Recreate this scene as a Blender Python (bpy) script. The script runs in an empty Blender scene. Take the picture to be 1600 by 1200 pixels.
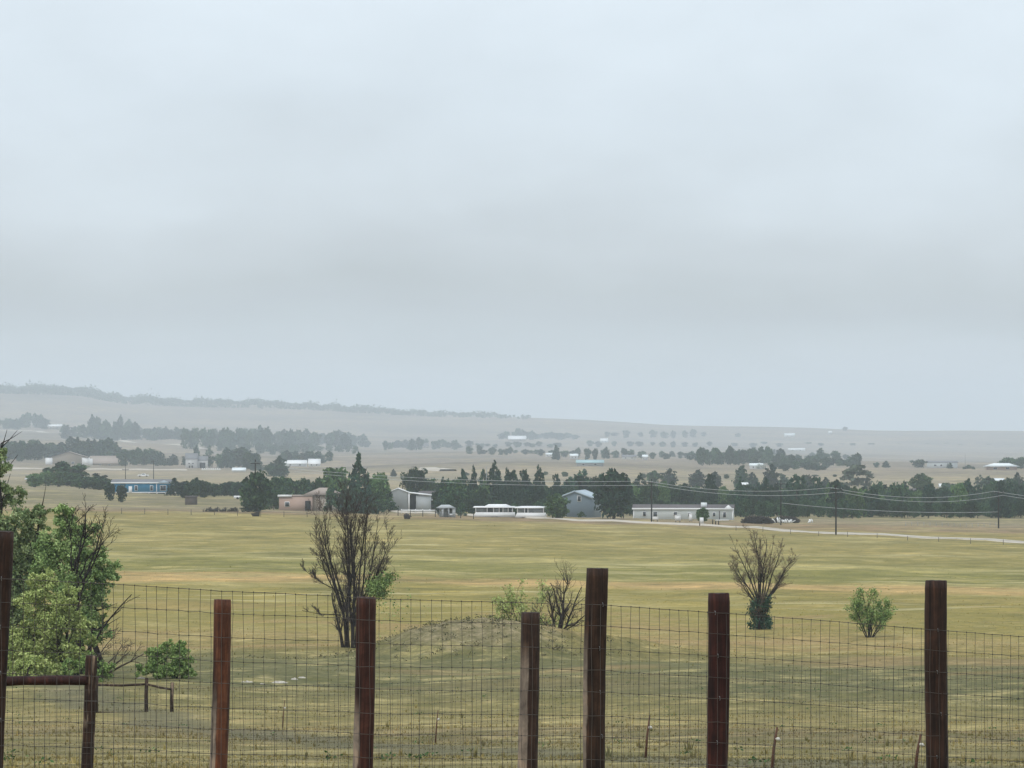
import bpy, math, random
import numpy as np
PI = math.pi
SC = bpy.context.scene
COL = SC.collection
# ------------------------------------------------------------------ camera
F = 6600.0            # focal length in pixels of the 1600 px wide photograph
EYE = 1.6             # eye height above the ground at the camera
HOR = 640.0           # photograph row of the true horizon
cam_d = bpy.data.cameras.new('camera')
cam_d.sensor_width = 36.0
cam_d.lens = 36.0 * F / 1600.0
cam_d.clip_start = 0.5
cam_d.clip_end = 40000
cam = bpy.data.objects.new('camera', cam_d)
COL.objects.link(cam)
cam.location = (0, 0, EYE)
cam.rotation_euler = (PI / 2 + math.atan((HOR - 600) / F), 0, 0)
SC.camera = cam
SC.view_settings.view_transform = 'Standard'
SC.view_settings.look = 'None'
SC.view_settings.gamma = 1.0
SC.view_settings.exposure = 0.09
SC.view_settings.use_curve_mapping = False
SC.cycles.max_bounces = 5
SC.cycles.diffuse_bounces = 2
SC.cycles.volume_bounces = 1
SC.cycles.glossy_bounces = 1
SC.cycles.use_denoising = True

# ------------------------------------------------------------------ node helper
class NT:
    def __init__(s, tree):
        s.t = tree
    def n(s, typ, props=None, **ins):
        nd = s.t.nodes.new(typ)
        for k, v in (props or {}).items():
            setattr(nd, k, v)
        for k, v in ins.items():
            key = int(k[1:]) if (k[0] == 'i' and k[1:].isdigit()) else k.replace('_', ' ')
            s.put(nd.inputs[key], v)
        return nd
    def put(s, sock, v):
        if isinstance(v, bpy.types.NodeSocket):
            s.t.links.new(v, sock)
        else:
            if hasattr(sock.default_value, '__len__') and not hasattr(v, '__len__'):
                v = (v,) * len(sock.default_value)
            if hasattr(v, '__len__') and len(v) == 3 and len(sock.default_value) == 4:
                v = tuple(v) + (1,)
            sock.default_value = v
    def m(s, op, a, b=0.0, c=0.0, clamp=False):
        nd = s.n('ShaderNodeMath', {'operation': op, 'use_clamp': clamp}, i0=a, i1=b)
        if op in ('MULTIPLY_ADD', 'SMOOTH_MIN', 'SMOOTH_MAX'):
            s.put(nd.inputs[2], c)
        return nd.outputs[0]
    def mix(s, f, a, b, mode='MIX'):
        nd = s.t.nodes.new('ShaderNodeMix')
        nd.data_type = 'RGBA'
        nd.blend_type = mode
        s.put(nd.inputs[0], f)
        s.put(nd.inputs[6], a)
        s.put(nd.inputs[7], b)
        return nd.outputs[2]
    def ramp(s, f, stops, interp='LINEAR'):
        nd = s.t.nodes.new('ShaderNodeValToRGB')
        cr = nd.color_ramp
        cr.interpolation = interp
        while len(cr.elements) < len(stops):
            cr.elements.new(0.5)
        for e, (p, c) in zip(cr.elements, stops):
            e.position = p
            e.color = tuple(c) + (1,) if len(c) == 3 else c
        s.put(nd.inputs[0], f)
        return nd.outputs[0]
    def noise(s, vec, scale, detail=4.0, rough=0.55, dist=0.0):
        return s.n('ShaderNodeTexNoise', None, Vector=vec, Scale=scale, Detail=detail, Roughness=rough, Distortion=dist).outputs[0]
    def vmul(s, vec, k):
        return s.n('ShaderNodeVectorMath', {'operation': 'MULTIPLY'}, i0=vec, i1=k).outputs[0]
    def smooth(s, x, a, b):
        return s.n('ShaderNodeMapRange', {'interpolation_type': 'SMOOTHSTEP'}, Value=x, From_Min=a, From_Max=b, To_Min=0.0, To_Max=1.0).outputs[0]

def lin(r, g, b):
    f = lambda c: (c / 255 / 12.92) if c / 255 <= 0.04045 else ((c / 255 + 0.055) / 1.055) ** 2.4
    return (f(r), f(g), f(b))

# ------------------------------------------------------------------ world: Nishita sky behind a full cloud deck
W = bpy.data.worlds.new('World')
SC.world = W
W.use_nodes = True
W.node_tree.nodes.clear()
w = NT(W.node_tree)
SUN_EL, SUN_AZ = math.radians(52), math.radians(215)      # sun high behind the camera, a little to the left
sky = w.n('ShaderNodeTexSky', {'sky_type': 'NISHITA', 'sun_disc': False, 'sun_elevation': SUN_EL, 'sun_rotation': SUN_AZ})
geo = w.n('ShaderNodeTexCoord').outputs['Generated']
sx = w.n('ShaderNodeSeparateXYZ', None, Vector=geo)
el = w.m('ARCSINE', sx.outputs['Z'])                      # elevation, radians
vec = w.n('ShaderNodeCombineXYZ', None, X=sx.outputs['X'], Y=sx.outputs['Y'], Z=w.m('MULTIPLY', el, 2.2)).outputs[0]
n1 = w.noise(vec, 16.0, 5.0, 0.5)
n2 = w.noise(w.vmul(vec, (1, 1, 1.6)), 9.0, 3.0, 0.45)
wob = w.m('MULTIPLY', w.m('SUBTRACT', n2, 0.5), 0.044)
wob2 = w.m('MULTIPLY', w.m('SUBTRACT', n1, 0.5), 0.018)
elw = w.m('ADD', w.m('ADD', el, wob), wob2)
deg = w.m('MULTIPLY', elw, 180 / PI)
S = 12.0   # ramp span in degrees
CL = w.ramp(w.m('DIVIDE', deg, S, clamp=True), [
    (0.000, lin(199, 209, 218)), (0.035, lin(195, 205, 213)), (0.065, lin(188, 198, 205)),
    (0.095, lin(184, 193, 200)), (0.130, lin(184, 193, 199)), (0.190, lin(191, 200, 207)),
    (0.260, lin(201, 211, 219)), (0.340, lin(208, 219, 228)), (0.45, lin(213, 224, 233)), (1.0, lin(222, 232, 241))])
up = w.m('MULTIPLY_ADD', w.smooth(el, 0.1, 1.5), 0.55, 1.0)
patch = w.m('MULTIPLY_ADD', w.m('SUBTRACT', n1, 0.5), 0.22, 1.0)
CL = w.n('ShaderNodeVectorMath', {'operation': 'SCALE'}, i0=CL, Scale=w.m('MULTIPLY', w.m('MULTIPLY', up, patch), 10.8)).outputs[0]
colr = w.mix(0.96, sky.outputs[0], CL)
bg = w.n('ShaderNodeBackground', None, Color=colr, Strength=0.1)
out = w.n('ShaderNodeOutputWorld', None, Surface=bg.outputs[0])

sun_d = bpy.data.lights.new('sun', 'SUN')
sun_d.energy = 1.0
sun_d.angle = math.radians(14)
sun_d.color = (1.0, 0.96, 0.9)
sun = bpy.data.objects.new('sun', sun_d)
COL.objects.link(sun)
# direction towards the sun: azimuth measured like the sky texture's rotation
from mathutils import Vector
sdir = Vector((math.sin(SUN_AZ) * math.cos(SUN_EL), math.cos(SUN_AZ) * math.cos(SUN_EL), math.sin(SUN_EL)))
sun.rotation_euler = sdir.to_track_quat('Z', 'Y').to_euler()

# ------------------------------------------------------------------ materials
MATS = {}
def material(name):
    m = bpy.data.materials.new(name)
    m.use_nodes = True
    m.node_tree.nodes.clear()
    MATS[name] = m
    return m, NT(m.node_tree)
def finish(t, color, rough=0.85, spec=0.2, bump=None, bd=0.01, metal=0.0, bs=0.6):
    p = t.n('ShaderNodeBsdfPrincipled', None, Base_Color=color, Roughness=rough, Metallic=metal)
    p.inputs['Specular IOR Level'].default_value = spec
    if bump is not None:
        b = t.n('ShaderNodeBump', None, Strength=bs, Distance=bd, Height=bump)
        t.t.links.new(b.outputs[0], p.inputs['Normal'])
    t.n('ShaderNodeOutputMaterial', None, Surface=p.outputs[0])
def plain(name, c, rough=0.8, spec=0.2, var=0.25, scale=3.0, metal=0.0):
    m, t = material(name)
    co = t.n('ShaderNodeTexCoord').outputs['Object']
    nz = t.noise(co, scale, 5.0, 0.6)
    k = t.m('MULTIPLY_ADD', t.m('SUBTRACT', nz, 0.5), 2 * var, 1.0)
    col = t.n('ShaderNodeVectorMath', {'operation': 'SCALE'}, i0=tuple(c), Scale=k).outputs[0]
    finish(t, col, rough, spec, metal=metal)
    return m

def field_colour(t):
    """colour of the prairie by where it is: mown strips, dry streaks, the sandy mound, the trodden track"""
    pos = t.n('ShaderNodeNewGeometry').outputs['Position']
    sp = t.n('ShaderNodeSeparateXYZ', None, Vector=pos)
    x, y = sp.outputs['X'], sp.outputs['Y']
    big = t.noise(t.vmul(pos, (0.012, 0.02, 0.0)), 1.0, 3.0, 0.5)
    fine = t.noise(t.vmul(pos, (0.10, 0.22, 0.0)), 1.0, 5.0, 0.6)
    yy = t.m('ADD', y, t.m('MULTIPLY', x, 0.38))
    dis = t.m('ADD', t.m('MULTIPLY', t.m('SUBTRACT', big, 0.5), 0.14), t.m('MULTIPLY', t.m('SUBTRACT', fine, 0.5), 0.05))
    yd = t.m('MULTIPLY', yy, t.m('ADD', dis, 1.0))
    L0, L1 = math.log(40), math.log(2600)
    f = t.m('DIVIDE', t.m('SUBTRACT', t.m('LOGARITHM', t.m('MAXIMUM', yd, 41.0), math.e), L0), L1 - L0, clamp=True)
    P = lambda d: (math.log(d) - L0) / (L1 - L0)
    G = FIELD_STOPS
    base = t.ramp(f, [(P(d), c) for d, c in G])
    # streaks: dry seed heads and greener hollows, larger with distance
    s1 = t.noise(t.vmul(pos, (0.042, 0.042, 0.0)), 1.0, 7.0, 0.72)
    s2 = t.noise(t.vmul(pos, (0.24, 0.16, 0.0)), 1.0, 7.0, 0.72)
    far = t.smooth(y, 250, 420)
    s = t.m('ADD', t.m('MULTIPLY', s1, far), t.m('MULTIPLY', s2, t.m('SUBTRACT', 1.0, far)))
    dry = t.smooth(s, 0.50, 0.62)
    base = t.mix(t.m('MULTIPLY', dry, 0.6), base, (0.40, 0.33, 0.145))
    wet = t.smooth(s, 0.49, 0.37)
    base = t.mix(t.m('MULTIPLY', wet, 0.6), base, (0.135, 0.122, 0.036))
    f3 = t.noise(t.vmul(pos, (0.11, 0.075, 0.0)), 1.0, 8.0, 0.78)
    f3 = t.m('ADD', t.m('MULTIPLY', f3, far), t.m('MULTIPLY', t.noise(t.vmul(pos, (0.8, 0.5, 0.0)), 1.0, 7.0, 0.75), t.m('SUBTRACT', 1.0, far)))
    base = t.mix(1.0, base, t.ramp(f3, [(0.30, (0.50, 0.54, 0.50)), (0.44, (0.88, 0.90, 0.88)), (0.54, (1.05, 1.04, 1.03)), (0.61, (1.42, 1.34, 1.38)), (0.72, (1.75, 1.62, 1.75))]), 'MULTIPLY')
    thin = t.noise(t.vmul(pos, (0.022, 0.12, 0.0)), 1.0, 5.0, 0.6)
    base = t.mix(t.m('MULTIPLY', t.m('MULTIPLY', t.smooth(thin, 0.60, 0.66), far), t.m('MULTIPLY', t.smooth(y, 1000, 860), 0.7)), base, (0.50, 0.43, 0.24))
    rp = t.noise(t.vmul(pos, (0.045, 0.05, 0.0)), 1.0, 4.0, 0.6)
    rpm = t.m('MULTIPLY', t.smooth(rp, 0.50, 0.62), t.m('MULTIPLY', t.smooth(y, 170, 215), t.smooth(y, 420, 330)))
    base = t.mix(t.m('MULTIPLY', rpm, 0.45), base, (0.34, 0.215, 0.105))
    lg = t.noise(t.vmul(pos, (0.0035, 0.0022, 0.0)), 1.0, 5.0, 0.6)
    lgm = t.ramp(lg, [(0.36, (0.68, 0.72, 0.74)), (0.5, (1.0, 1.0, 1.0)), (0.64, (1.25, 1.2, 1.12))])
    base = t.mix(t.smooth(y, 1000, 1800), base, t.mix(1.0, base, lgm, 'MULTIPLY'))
    # mound of sandy soil
    mx, my = MOUND[0], MOUND[1]
    dx = t.m('DIVIDE', t.m('SUBTRACT', x, mx), 5.6)
    dy = t.m('DIVIDE', t.m('SUBTRACT', y, my - 2), 7.0)
    rr = t.m('SQRT', t.m('ADD', t.m('MULTIPLY', dx, dx), t.m('MULTIPLY', dy, dy)))
    rr = t.m('ADD', rr, t.m('MULTIPLY', t.m('SUBTRACT', t.noise(pos, 0.9, 5.0, 0.7), 0.5), 1.1))
    mk = t.smooth(rr, 1.05, 0.55)
    soil = t.mix(t.smooth(t.noise(pos, 1.3, 7.0, 0.75), 0.38, 0.64), (0.12, 0.105, 0.055), (0.35, 0.28, 0.18))
    base = t.mix(t.m('MULTIPLY', mk, 0.65), base, soil)
    # trodden track and ditch line crossing the slope
    (ax, ay), (bx, by) = TRACK
    ln = math.hypot(bx - ax, by - ay)
    nx, ny = -(by - ay) / ln, (bx - ax) / ln
    dd = t.m('ADD', t.m('MULTIPLY', t.m('SUBTRACT', x, ax), nx), t.m('MULTIPLY', t.m('SUBTRACT', y, ay), ny))
    dd = t.m('ADD', dd, t.m('MULTIPLY', t.m('SUBTRACT', t.noise(pos, 0.25, 3.0), 0.5), 3.0))
    tk = t.smooth(t.m('ABSOLUTE', dd), 2.2, 0.7)
    base = t.mix(t.m('MULTIPLY', tk, 0.62), base, (0.11, 0.105, 0.07))
    # clumps of weeds and bare specks on the near slope
    cl = t.noise(t.vmul(pos, (0.5, 1.0, 0.0)), 1.0, 8.0, 0.72)
    base = t.mix(t.m('MULTIPLY', t.smooth(cl, 0.50, 0.36), 0.55), base, (0.10, 0.105, 0.05))
    base = t.mix(t.m('MULTIPLY', t.smooth(cl, 0.54, 0.68), 0.40), base, (0.42, 0.37, 0.23))
    return pos, base

FIELD_STOPS = [
    (41, (0.1965, 0.1628, 0.0736)), (80, (0.2017, 0.1666, 0.0736)), (108, (0.1758, 0.1404, 0.069)), (118, (0.2172, 0.1666, 0.08096)),
    (140, (0.2482, 0.1985, 0.08096)), (165, (0.1914, 0.1598, 0.06256)), (190, (0.122, 0.1162, 0.0506)), (235, (0.1293, 0.1211, 0.05152)),
    (262, (0.243, 0.1889, 0.0644)), (285, (0.3206, 0.2373, 0.0966)), (310, (0.2533, 0.2034, 0.0598)), (385, (0.2689, 0.2179, 0.0598)),
    (434, (0.2638, 0.2131, 0.0598)), (446, (0.44, 0.295, 0.12)), (474, (0.45, 0.30, 0.125)), (482, (0.212, 0.1889, 0.0506)),
    (545, (0.2017, 0.184, 0.04784)), (572, (0.3516, 0.2954, 0.1104)), (596, (0.2275, 0.1937, 0.0552)), (680, (0.2845, 0.2277, 0.0736)),
    (760, (0.243, 0.1985, 0.06256)), (835, (0.2689, 0.2083, 0.0736)), (875, (0.2328, 0.155, 0.092)), (960, (0.24, 0.195, 0.125)),
    (1060, (0.18, 0.15, 0.09)), (1300, (0.26, 0.215, 0.14)), (1700, (0.275, 0.22, 0.155)), (2000, (0.3, 0.24, 0.175)), (2600, (0.2, 0.16, 0.145))]

# ------------------------------------------------------------------ terrain
UC = np.array([-700, 0, 400, 800, 1200, 1600, 2300], float)
def flat(v): return [v] * 7
VT = [  # distance, photograph row of the ground at each of the columns UC
    (41, flat(1216)), (70, flat(1184)), (100, flat(1156)), (158, flat(1110)), (200, flat(1058)), (265, flat(1013)),
    (350, flat(956)), (450, [908, 909, 910, 913, 916, 920, 926]), (600, [862, 864, 866, 869, 874, 880, 890]),
    (740, [828, 830, 831, 834, 842, 848, 858]), (880, [796, 799, 804, 811, 819, 826, 834]),
    (1000, [786, 789, 796, 803, 809, 811, 814]), (1240, [764, 767, 775, 788, 797, 801, 804]),
    (1600, [750, 753, 757, 764, 772, 770, 772]), (2050, [738, 739, 743, 741, 748, 746, 748]),
    (2550, [728, 729, 736, 726, 732, 729, 731]), (3200, [712, 715, 722, 718, 724, 730, 730]),
    (4700, [690, 691, 706, 710, 716, 724, 726]), (6500, [668, 674, 691, 701, 709, 716, 718]),
    (8300, [648, 655, 673, 685, 696, 703, 705]), (10500, [621, 621, 634, 652, 669, 674, 674]),
    (12000, [640, 640, 655, 668, 680, 684, 684]), (14500, [700, 700, 700, 700, 705, 710, 710])]
DS = [0, 10, 18.0, 28] + [r[0] for r in VT]
ZC = [[0] * 7, [-0.15] * 7, [-0.45] * 7, [-1.08] * 7]
for d_, vs in VT:
    ZC.append([EYE - (v - HOR) * d_ / F for v in vs])
DS = np.array(DS, float); ZC = np.array(ZC, float)
def pchip(x, y, xq):
    h = np.diff(x); dl = (np.diff(y, axis=0).T / h).T
    m = np.zeros_like(y)
    for i in range(1, len(x) - 1):
        a, b = dl[i - 1], dl[i]
        w1, w2 = 2 * h[i] + h[i - 1], h[i] + 2 * h[i - 1]
        ok = a * b > 0
        m[i] = np.where(ok, (w1 + w2) / (w1 / np.where(ok, a, 1) + w2 / np.where(ok, b, 1)), 0)
    m[0], m[-1] = dl[0], dl[-1]
    i = np.clip(np.searchsorted(x, xq) - 1, 0, len(x) - 2)
    t = ((xq - x[i]) / h[i])[:, None]; hh = h[i][:, None]
    return ((2*t**3 - 3*t**2 + 1) * y[i] + (t**3 - 2*t**2 + t) * hh * m[i] + (-2*t**3 + 3*t**2) * y[i+1] + (t**3 - t**2) * hh * m[i+1])
LG = lambda d: np.log(np.asarray(d, float) + 25)
NQ = 1200
SQ = np.linspace(LG(0), LG(14500), NQ)
DQ = np.exp(SQ) - 25
G1 = pchip(DS, ZC, DQ)                     # NQ x 7
UQ = np.linspace(-700, 2300, 121)
G2 = pchip(UC, G1.T.copy(), UQ).T          # NQ x 121
MOUND = ((742 - 800) * 243 / F, 243.0)
def terr(x, d):
    """ground height at x, y=d (arrays allowed)"""
    x = np.asarray(x, float); d = np.asarray(d, float)
    dd = np.maximum(d, 0)
    u = np.clip(800 + F * x / np.maximum(dd, 20), -700, 2300)
    fi = np.clip((LG(dd) - SQ[0]) / (SQ[1] - SQ[0]), 0, NQ - 1.001); i = fi.astype(int); a = fi - i
    fj = np.clip((u + 700) / 25.0, 0, 119.999); j = fj.astype(int); b = fj - j
    z = (G2[i, j] * (1-a) * (1-b) + G2[i+1, j] * a * (1-b) + G2[i, j+1] * (1-a) * b + G2[i+1, j+1] * a * b)
    z = z + np.where(d < 0, -0.01 * d, 0)
    z = z - 0.045 * x * np.exp(-(dd / 32.0) ** 2) * np.exp(-(x / 12) ** 2)
    k1 = np.clip((dd - 25) / 120, 0, 1)
    z = z + k1 * 0.10 * (np.sin(x * 0.31 + 1.3 * np.sin(d * 0.11)) + np.sin(d * 0.23 + x * 0.13))
    k2 = np.clip((dd - 1100) / 2800, 0, 1)
    z = z + k2 * 3.2 * (np.sin(x / 93 + 1.7 * np.sin(d / 310)) * 0.6 + np.sin(d / 170 + x / 260) * 0.5)
    z = z + 16.0 * np.clip((200 - (800 + F * x / np.maximum(dd, 20))) / 70, 0, 1) ** 1.5 * np.exp(-((dd - 10450) / 1000) ** 2)
    r2 = ((x - MOUND[0]) / 6.4) ** 2 + ((d - MOUND[1]) / 8.0) ** 2
    z = z + 2.15 * np.exp(-r2 ** 1.35)
    z = z + 0.13 * np.exp(-r2 * 0.5) * (np.sin(x * 1.9 + 2 * np.sin(d * 0.9)) * np.sin(d * 1.3 + x * 0.7) + 0.6 * np.sin(x * 4.1 + d * 2.3))
    r3 = ((x - MOUND[0] - 8.5) / 4.0) ** 2 + ((d - MOUND[1] - 6) / 6.0) ** 2
    z = z + 0.9 * np.exp(-r3)
    return z
def tz(x, d): return float(terr(x, d))
def row(u, d):
    x = (u - 800) * d / F
    return HOR + (EYE - tz(x, d)) * F / d
def find(u, v, lo=40.0, hi=10400.0):
    """first distance at which the ground is seen at row v along column u"""
    ds = np.exp(np.linspace(math.log(lo), math.log(hi), 900))
    xs = (u - 800) * ds / F
    vs = HOR + (EYE - terr(xs, ds)) * F / ds
    k = np.where(vs <= v)[0]
    return float(ds[k[0]]) if len(k) else hi
def XY(u, d): return ((u - 800) * d / F, d)
_a, _b = find(245, 1124), find(1150, 1188)
TRACK = (XY(245, _a), XY(1150, _b))

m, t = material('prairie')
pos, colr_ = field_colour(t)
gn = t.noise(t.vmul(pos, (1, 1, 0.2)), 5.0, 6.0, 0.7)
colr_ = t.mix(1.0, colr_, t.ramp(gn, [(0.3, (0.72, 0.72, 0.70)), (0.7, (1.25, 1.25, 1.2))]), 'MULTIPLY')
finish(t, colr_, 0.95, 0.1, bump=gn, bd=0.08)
m, t = material('grass_blades')
pos, colr_ = field_colour(t)
rnd = t.n('ShaderNodeNewGeometry').outputs['Random Per Island']
colr_ = t.mix(1.0, colr_, t.ramp(rnd, [(0.0, (0.95, 1.02, 0.9)), (0.45, (1.3, 1.32, 1.2)), (0.8, (1.55, 1.48, 1.35)), (1.0, (1.8, 1.65, 1.5))]), 'MULTIPLY')  # blade colours lifted, as upright faces catch less light than the ground
finish(t, colr_, 0.9, 0.1)

def foliage(name, a, b, c, scale=1.2):
    m, t = material(name)
    co = t.n('ShaderNodeTexCoord').outputs['Object']
    oi = t.n('ShaderNodeObjectInfo').outputs['Random']
    isl = t.n('ShaderNodeNewGeometry').outputs['Random Per Island']
    nz = t.noise(co, scale, 3.0, 0.6)
    f = t.m('ADD', t.m('MULTIPLY', nz, 0.85), t.m('MULTIPLY', isl, 0.45))
    f = t.m('SUBTRACT', f, 0.15)
    col = t.ramp(f, [(0.22, a), (0.5, b), (0.78, c)])
    k = t.m('MULTIPLY_ADD', oi, 0.9, 0.55) if name in ('pine_needles', 'dark_leaves', 'green_leaves', 'pale_leaves') else 1.0
    col = t.n('ShaderNodeVectorMath', {'operation': 'SCALE'}, i0=col, Scale=k).outputs[0]
    finish(t, col, 0.85, 0.12)
foliage('pine_needles', (0.008, 0.026, 0.018), (0.018, 0.050, 0.032), (0.050, 0.100, 0.052))
foliage('dark_leaves', (0.012, 0.034, 0.018), (0.028, 0.068, 0.032), (0.075, 0.130, 0.052))
foliage('green_leaves', (0.035, 0.085, 0.03), (0.07, 0.14, 0.045), (0.14, 0.22, 0.08))
foliage('elm_leaves', (0.10, 0.17, 0.055), (0.24, 0.35, 0.12), (0.45, 0.56, 0.23), 0.9)
foliage('grey_green_leaves', (0.11, 0.17, 0.07), (0.23, 0.30, 0.13), (0.40, 0.46, 0.22), 0.9)
foliage('willow_leaves', (0.19, 0.25, 0.075), (0.36, 0.43, 0.14), (0.55, 0.60, 0.24), 0.9)
foliage('shrub_leaves', (0.08, 0.14, 0.045), (0.20, 0.30, 0.09), (0.38, 0.48, 0.17), 2.0)
foliage('juniper_leaves', (0.020, 0.050, 0.032), (0.045, 0.092, 0.058), (0.10, 0.17, 0.10), 2.0)
foliage('blossom', (0.35, 0.38, 0.33), (0.5, 0.52, 0.47), (0.7, 0.72, 0.68))
foliage('pale_leaves', (0.10, 0.13, 0.09), (0.15, 0.19, 0.13), (0.22, 0.26, 0.17))
foliage('mound_weeds', (0.06, 0.07, 0.03), (0.12, 0.115, 0.06), (0.24, 0.20, 0.12))
plain('bark', (0.075, 0.058, 0.045), 0.95, 0.1, 0.4, 4)
plain('dark_bark', (0.028, 0.022, 0.020), 0.95, 0.1, 0.5, 4)
plain('grey_twigs', (0.075, 0.058, 0.052), 0.95, 0.1, 0.4, 2)
plain('tan_twigs', (0.17, 0.13, 0.095), 0.95, 0.1, 0.4, 2)
plain('white_paint', (0.80, 0.80, 0.79), 0.6, 0.3, 0.06, 1.0)
plain('bright_panel', (0.84, 0.84, 0.84), 0.5, 0.3, 0.04, 1.0)
plain('pale_siding', (0.74, 0.78, 0.78), 0.7, 0.25, 0.08, 1.0)
plain('blue_siding', (0.035, 0.25, 0.46), 0.6, 0.3, 0.12, 0.8)
plain('blue_grey_metal', (0.21, 0.27, 0.33), 0.5, 0.3, 0.08, 0.8)
plain('blue_grey_roof', (0.36, 0.43, 0.48), 0.5, 0.3, 0.08, 0.8)
plain('brown_roof', (0.13, 0.115, 0.115), 0.85, 0.2, 0.15, 1.2)
plain('grey_roof', (0.20, 0.20, 0.21), 0.85, 0.2, 0.15, 1.2)
plain('tan_roof', (0.34, 0.28, 0.24), 0.85, 0.2, 0.12, 1.2)
plain('tan_siding', (0.38, 0.33, 0.28), 0.85, 0.2, 0.15, 1.2)
plain('pink_stucco', (0.46, 0.33, 0.27), 0.85, 0.2, 0.12, 1.2)
plain('red_brown_wall', (0.15, 0.085, 0.075), 0.85, 0.2, 0.2, 1.2)
plain('brown_brick_wall', (0.22, 0.15, 0.12), 0.85, 0.2, 0.2, 1.2)
plain('teal_roof', (0.35, 0.50, 0.52), 0.5, 0.3, 0.1, 1.2)
plain('dark_opening', (0.012, 0.012, 0.013), 0.6, 0.2, 0.1)  # near-black paint for the shade inside openings; also colours a dark skirting
plain('window_glass', (0.035, 0.045, 0.055), 0.15, 0.5, 0.3, 0.7)
plain('screen_pane', (0.20, 0.22, 0.23), 0.4, 0.4, 0.7, 1.7)
plain('grey_shelter', (0.42, 0.44, 0.45), 0.7, 0.2, 0.12)
plain('weathered_board', (0.10, 0.085, 0.075), 0.9, 0.1, 0.3)
plain('pale_gravel', (0.47, 0.42, 0.35), 0.95, 0.1, 0.15, 0.4)
plain('pale_stone', (0.46, 0.42, 0.36), 0.95, 0.1, 0.7, 7.0)
plain('utility_wood', (0.030, 0.028, 0.026), 0.9, 0.1, 0.2)
plain('pale_pole', (0.30, 0.31, 0.31), 0.7, 0.2, 0.2)
plain('aluminium_cable', (0.5, 0.52, 0.53), 0.5, 0.3, 0.05)
plain('rubber', (0.02, 0.02, 0.02), 0.8, 0.2, 0.2)
plain('brush_wood', (0.05, 0.043, 0.04), 0.95, 0.1, 0.5, 2)
plain('dry_stem', (0.12, 0.065, 0.045), 0.9, 0.1, 0.3, 8)
plain('seed_head', (0.55, 0.52, 0.45), 0.9, 0.1, 0.2, 8)
plain('fence_wire', (0.095, 0.082, 0.07), 0.55, 0.3, 0.6, 9.0, 0.25)
plain('rusty_knot', (0.055, 0.045, 0.04), 0.7, 0.2, 0.5, 9.0)
plain('vehicle_paint', (0.66, 0.67, 0.68), 0.3, 0.5, 0.05)
plain('ochre_grass_plant', (0.3, 0.25, 0.12), 0.95, 0.1, 0.3, 8)

def post_wood(name, a, b, c, worn, side=None):
    """stained round timber: long grain, knots, weathered patches with edges of their own"""
    m, t = material(name)
    co = t.n('ShaderNodeTexCoord').outputs['Object']
    g = t.noise(t.vmul(co, (55, 55, 3.0)), 1.0, 6.0, 0.65, 0.4)
    g2 = t.noise(t.vmul(co, (14, 14, 1.6)), 1.0, 4.0, 0.6, 0.3)
    col = t.ramp(g, [(0.30, a), (0.5, b), (0.72, c)])
    col = t.mix(t.smooth(g2, 0.42, 0.60), col, t.mix(0.55, col, (0.012, 0.008, 0.007)))
    wr = t.noise(t.vmul(co, (9, 9, 1.1)), 1.0, 5.0, 0.6, 0.5)
    lo, hi = worn
    grey = t.mix(g, (0.11, 0.075, 0.05), (0.27, 0.20, 0.145))
    col = t.mix(t.smooth(wr, lo, hi), col, grey)
    if side:
        so = t.n('ShaderNodeSeparateXYZ', None, Vector=co)
        edge = t.m('ADD', t.m('MULTIPLY', so.outputs['X'], -1.0), t.m('MULTIPLY', t.m('SUBTRACT', wr, 0.5), 0.09))
        mk = t.m('MULTIPLY', t.smooth(edge, side[1], side[1] + 0.008), t.smooth(t.m('MULTIPLY', so.outputs['Z'], -1.0), side[0], side[0] + 0.22))
        col = t.mix(mk, col, t.mix(g, (0.13, 0.095, 0.07), (0.34, 0.27, 0.21)))
    bl = t.noise(co, 5.5, 6.0, 0.7, 0.6)
    col = t.mix(1.0, col, t.ramp(bl, [(0.3, (0.45, 0.45, 0.47)), (0.52, (1.0, 1.0, 1.0)), (0.72, (1.7, 1.55, 1.4))]), 'MULTIPLY')
    crack = t.noise(t.vmul(co, (120, 120, 2.2)), 1.0, 3.0, 0.5)
    col = t.mix(t.smooth(crack, 0.36, 0.30), col, (0.006, 0.004, 0.004))
    finish(t, col, 0.75, 0.25, bump=t.m('ADD', g, t.m('MULTIPLY', crack, 0.8)), bd=0.004, bs=0.8)
post_wood('dark_brown_timber', (0.016, 0.009, 0.006), (0.040, 0.020, 0.013), (0.075, 0.036, 0.022), (0.66, 0.74))
post_wood('red_brown_timber', (0.018, 0.006, 0.005), (0.042, 0.013, 0.010), (0.078, 0.026, 0.018), (0.70, 0.78))
post_wood('rust_red_timber', (0.045, 0.016, 0.010), (0.135, 0.048, 0.023), (0.21, 0.088, 0.046), (0.66, 0.72), (0.35, 0.012))
post_wood('split_red_timber', (0.022, 0.008, 0.006), (0.058, 0.020, 0.013), (0.10, 0.04, 0.025), (0.70, 0.78), (0.45, 0.018))
post_wood('half_worn_timber', (0.02, 0.011, 0.008), (0.05, 0.027, 0.018), (0.095, 0.052, 0.035), (0.68, 0.75), (0.12, 0.004))
post_wood('edge_worn_timber', (0.018, 0.010, 0.007), (0.042, 0.022, 0.013), (0.08, 0.042, 0.026), (0.70, 0.78), (0.25, 0.043))
post_wood('worn_brown_timber', (0.018, 0.010, 0.007), (0.042, 0.022, 0.014), (0.085, 0.045, 0.03), (0.55, 0.62))

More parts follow.
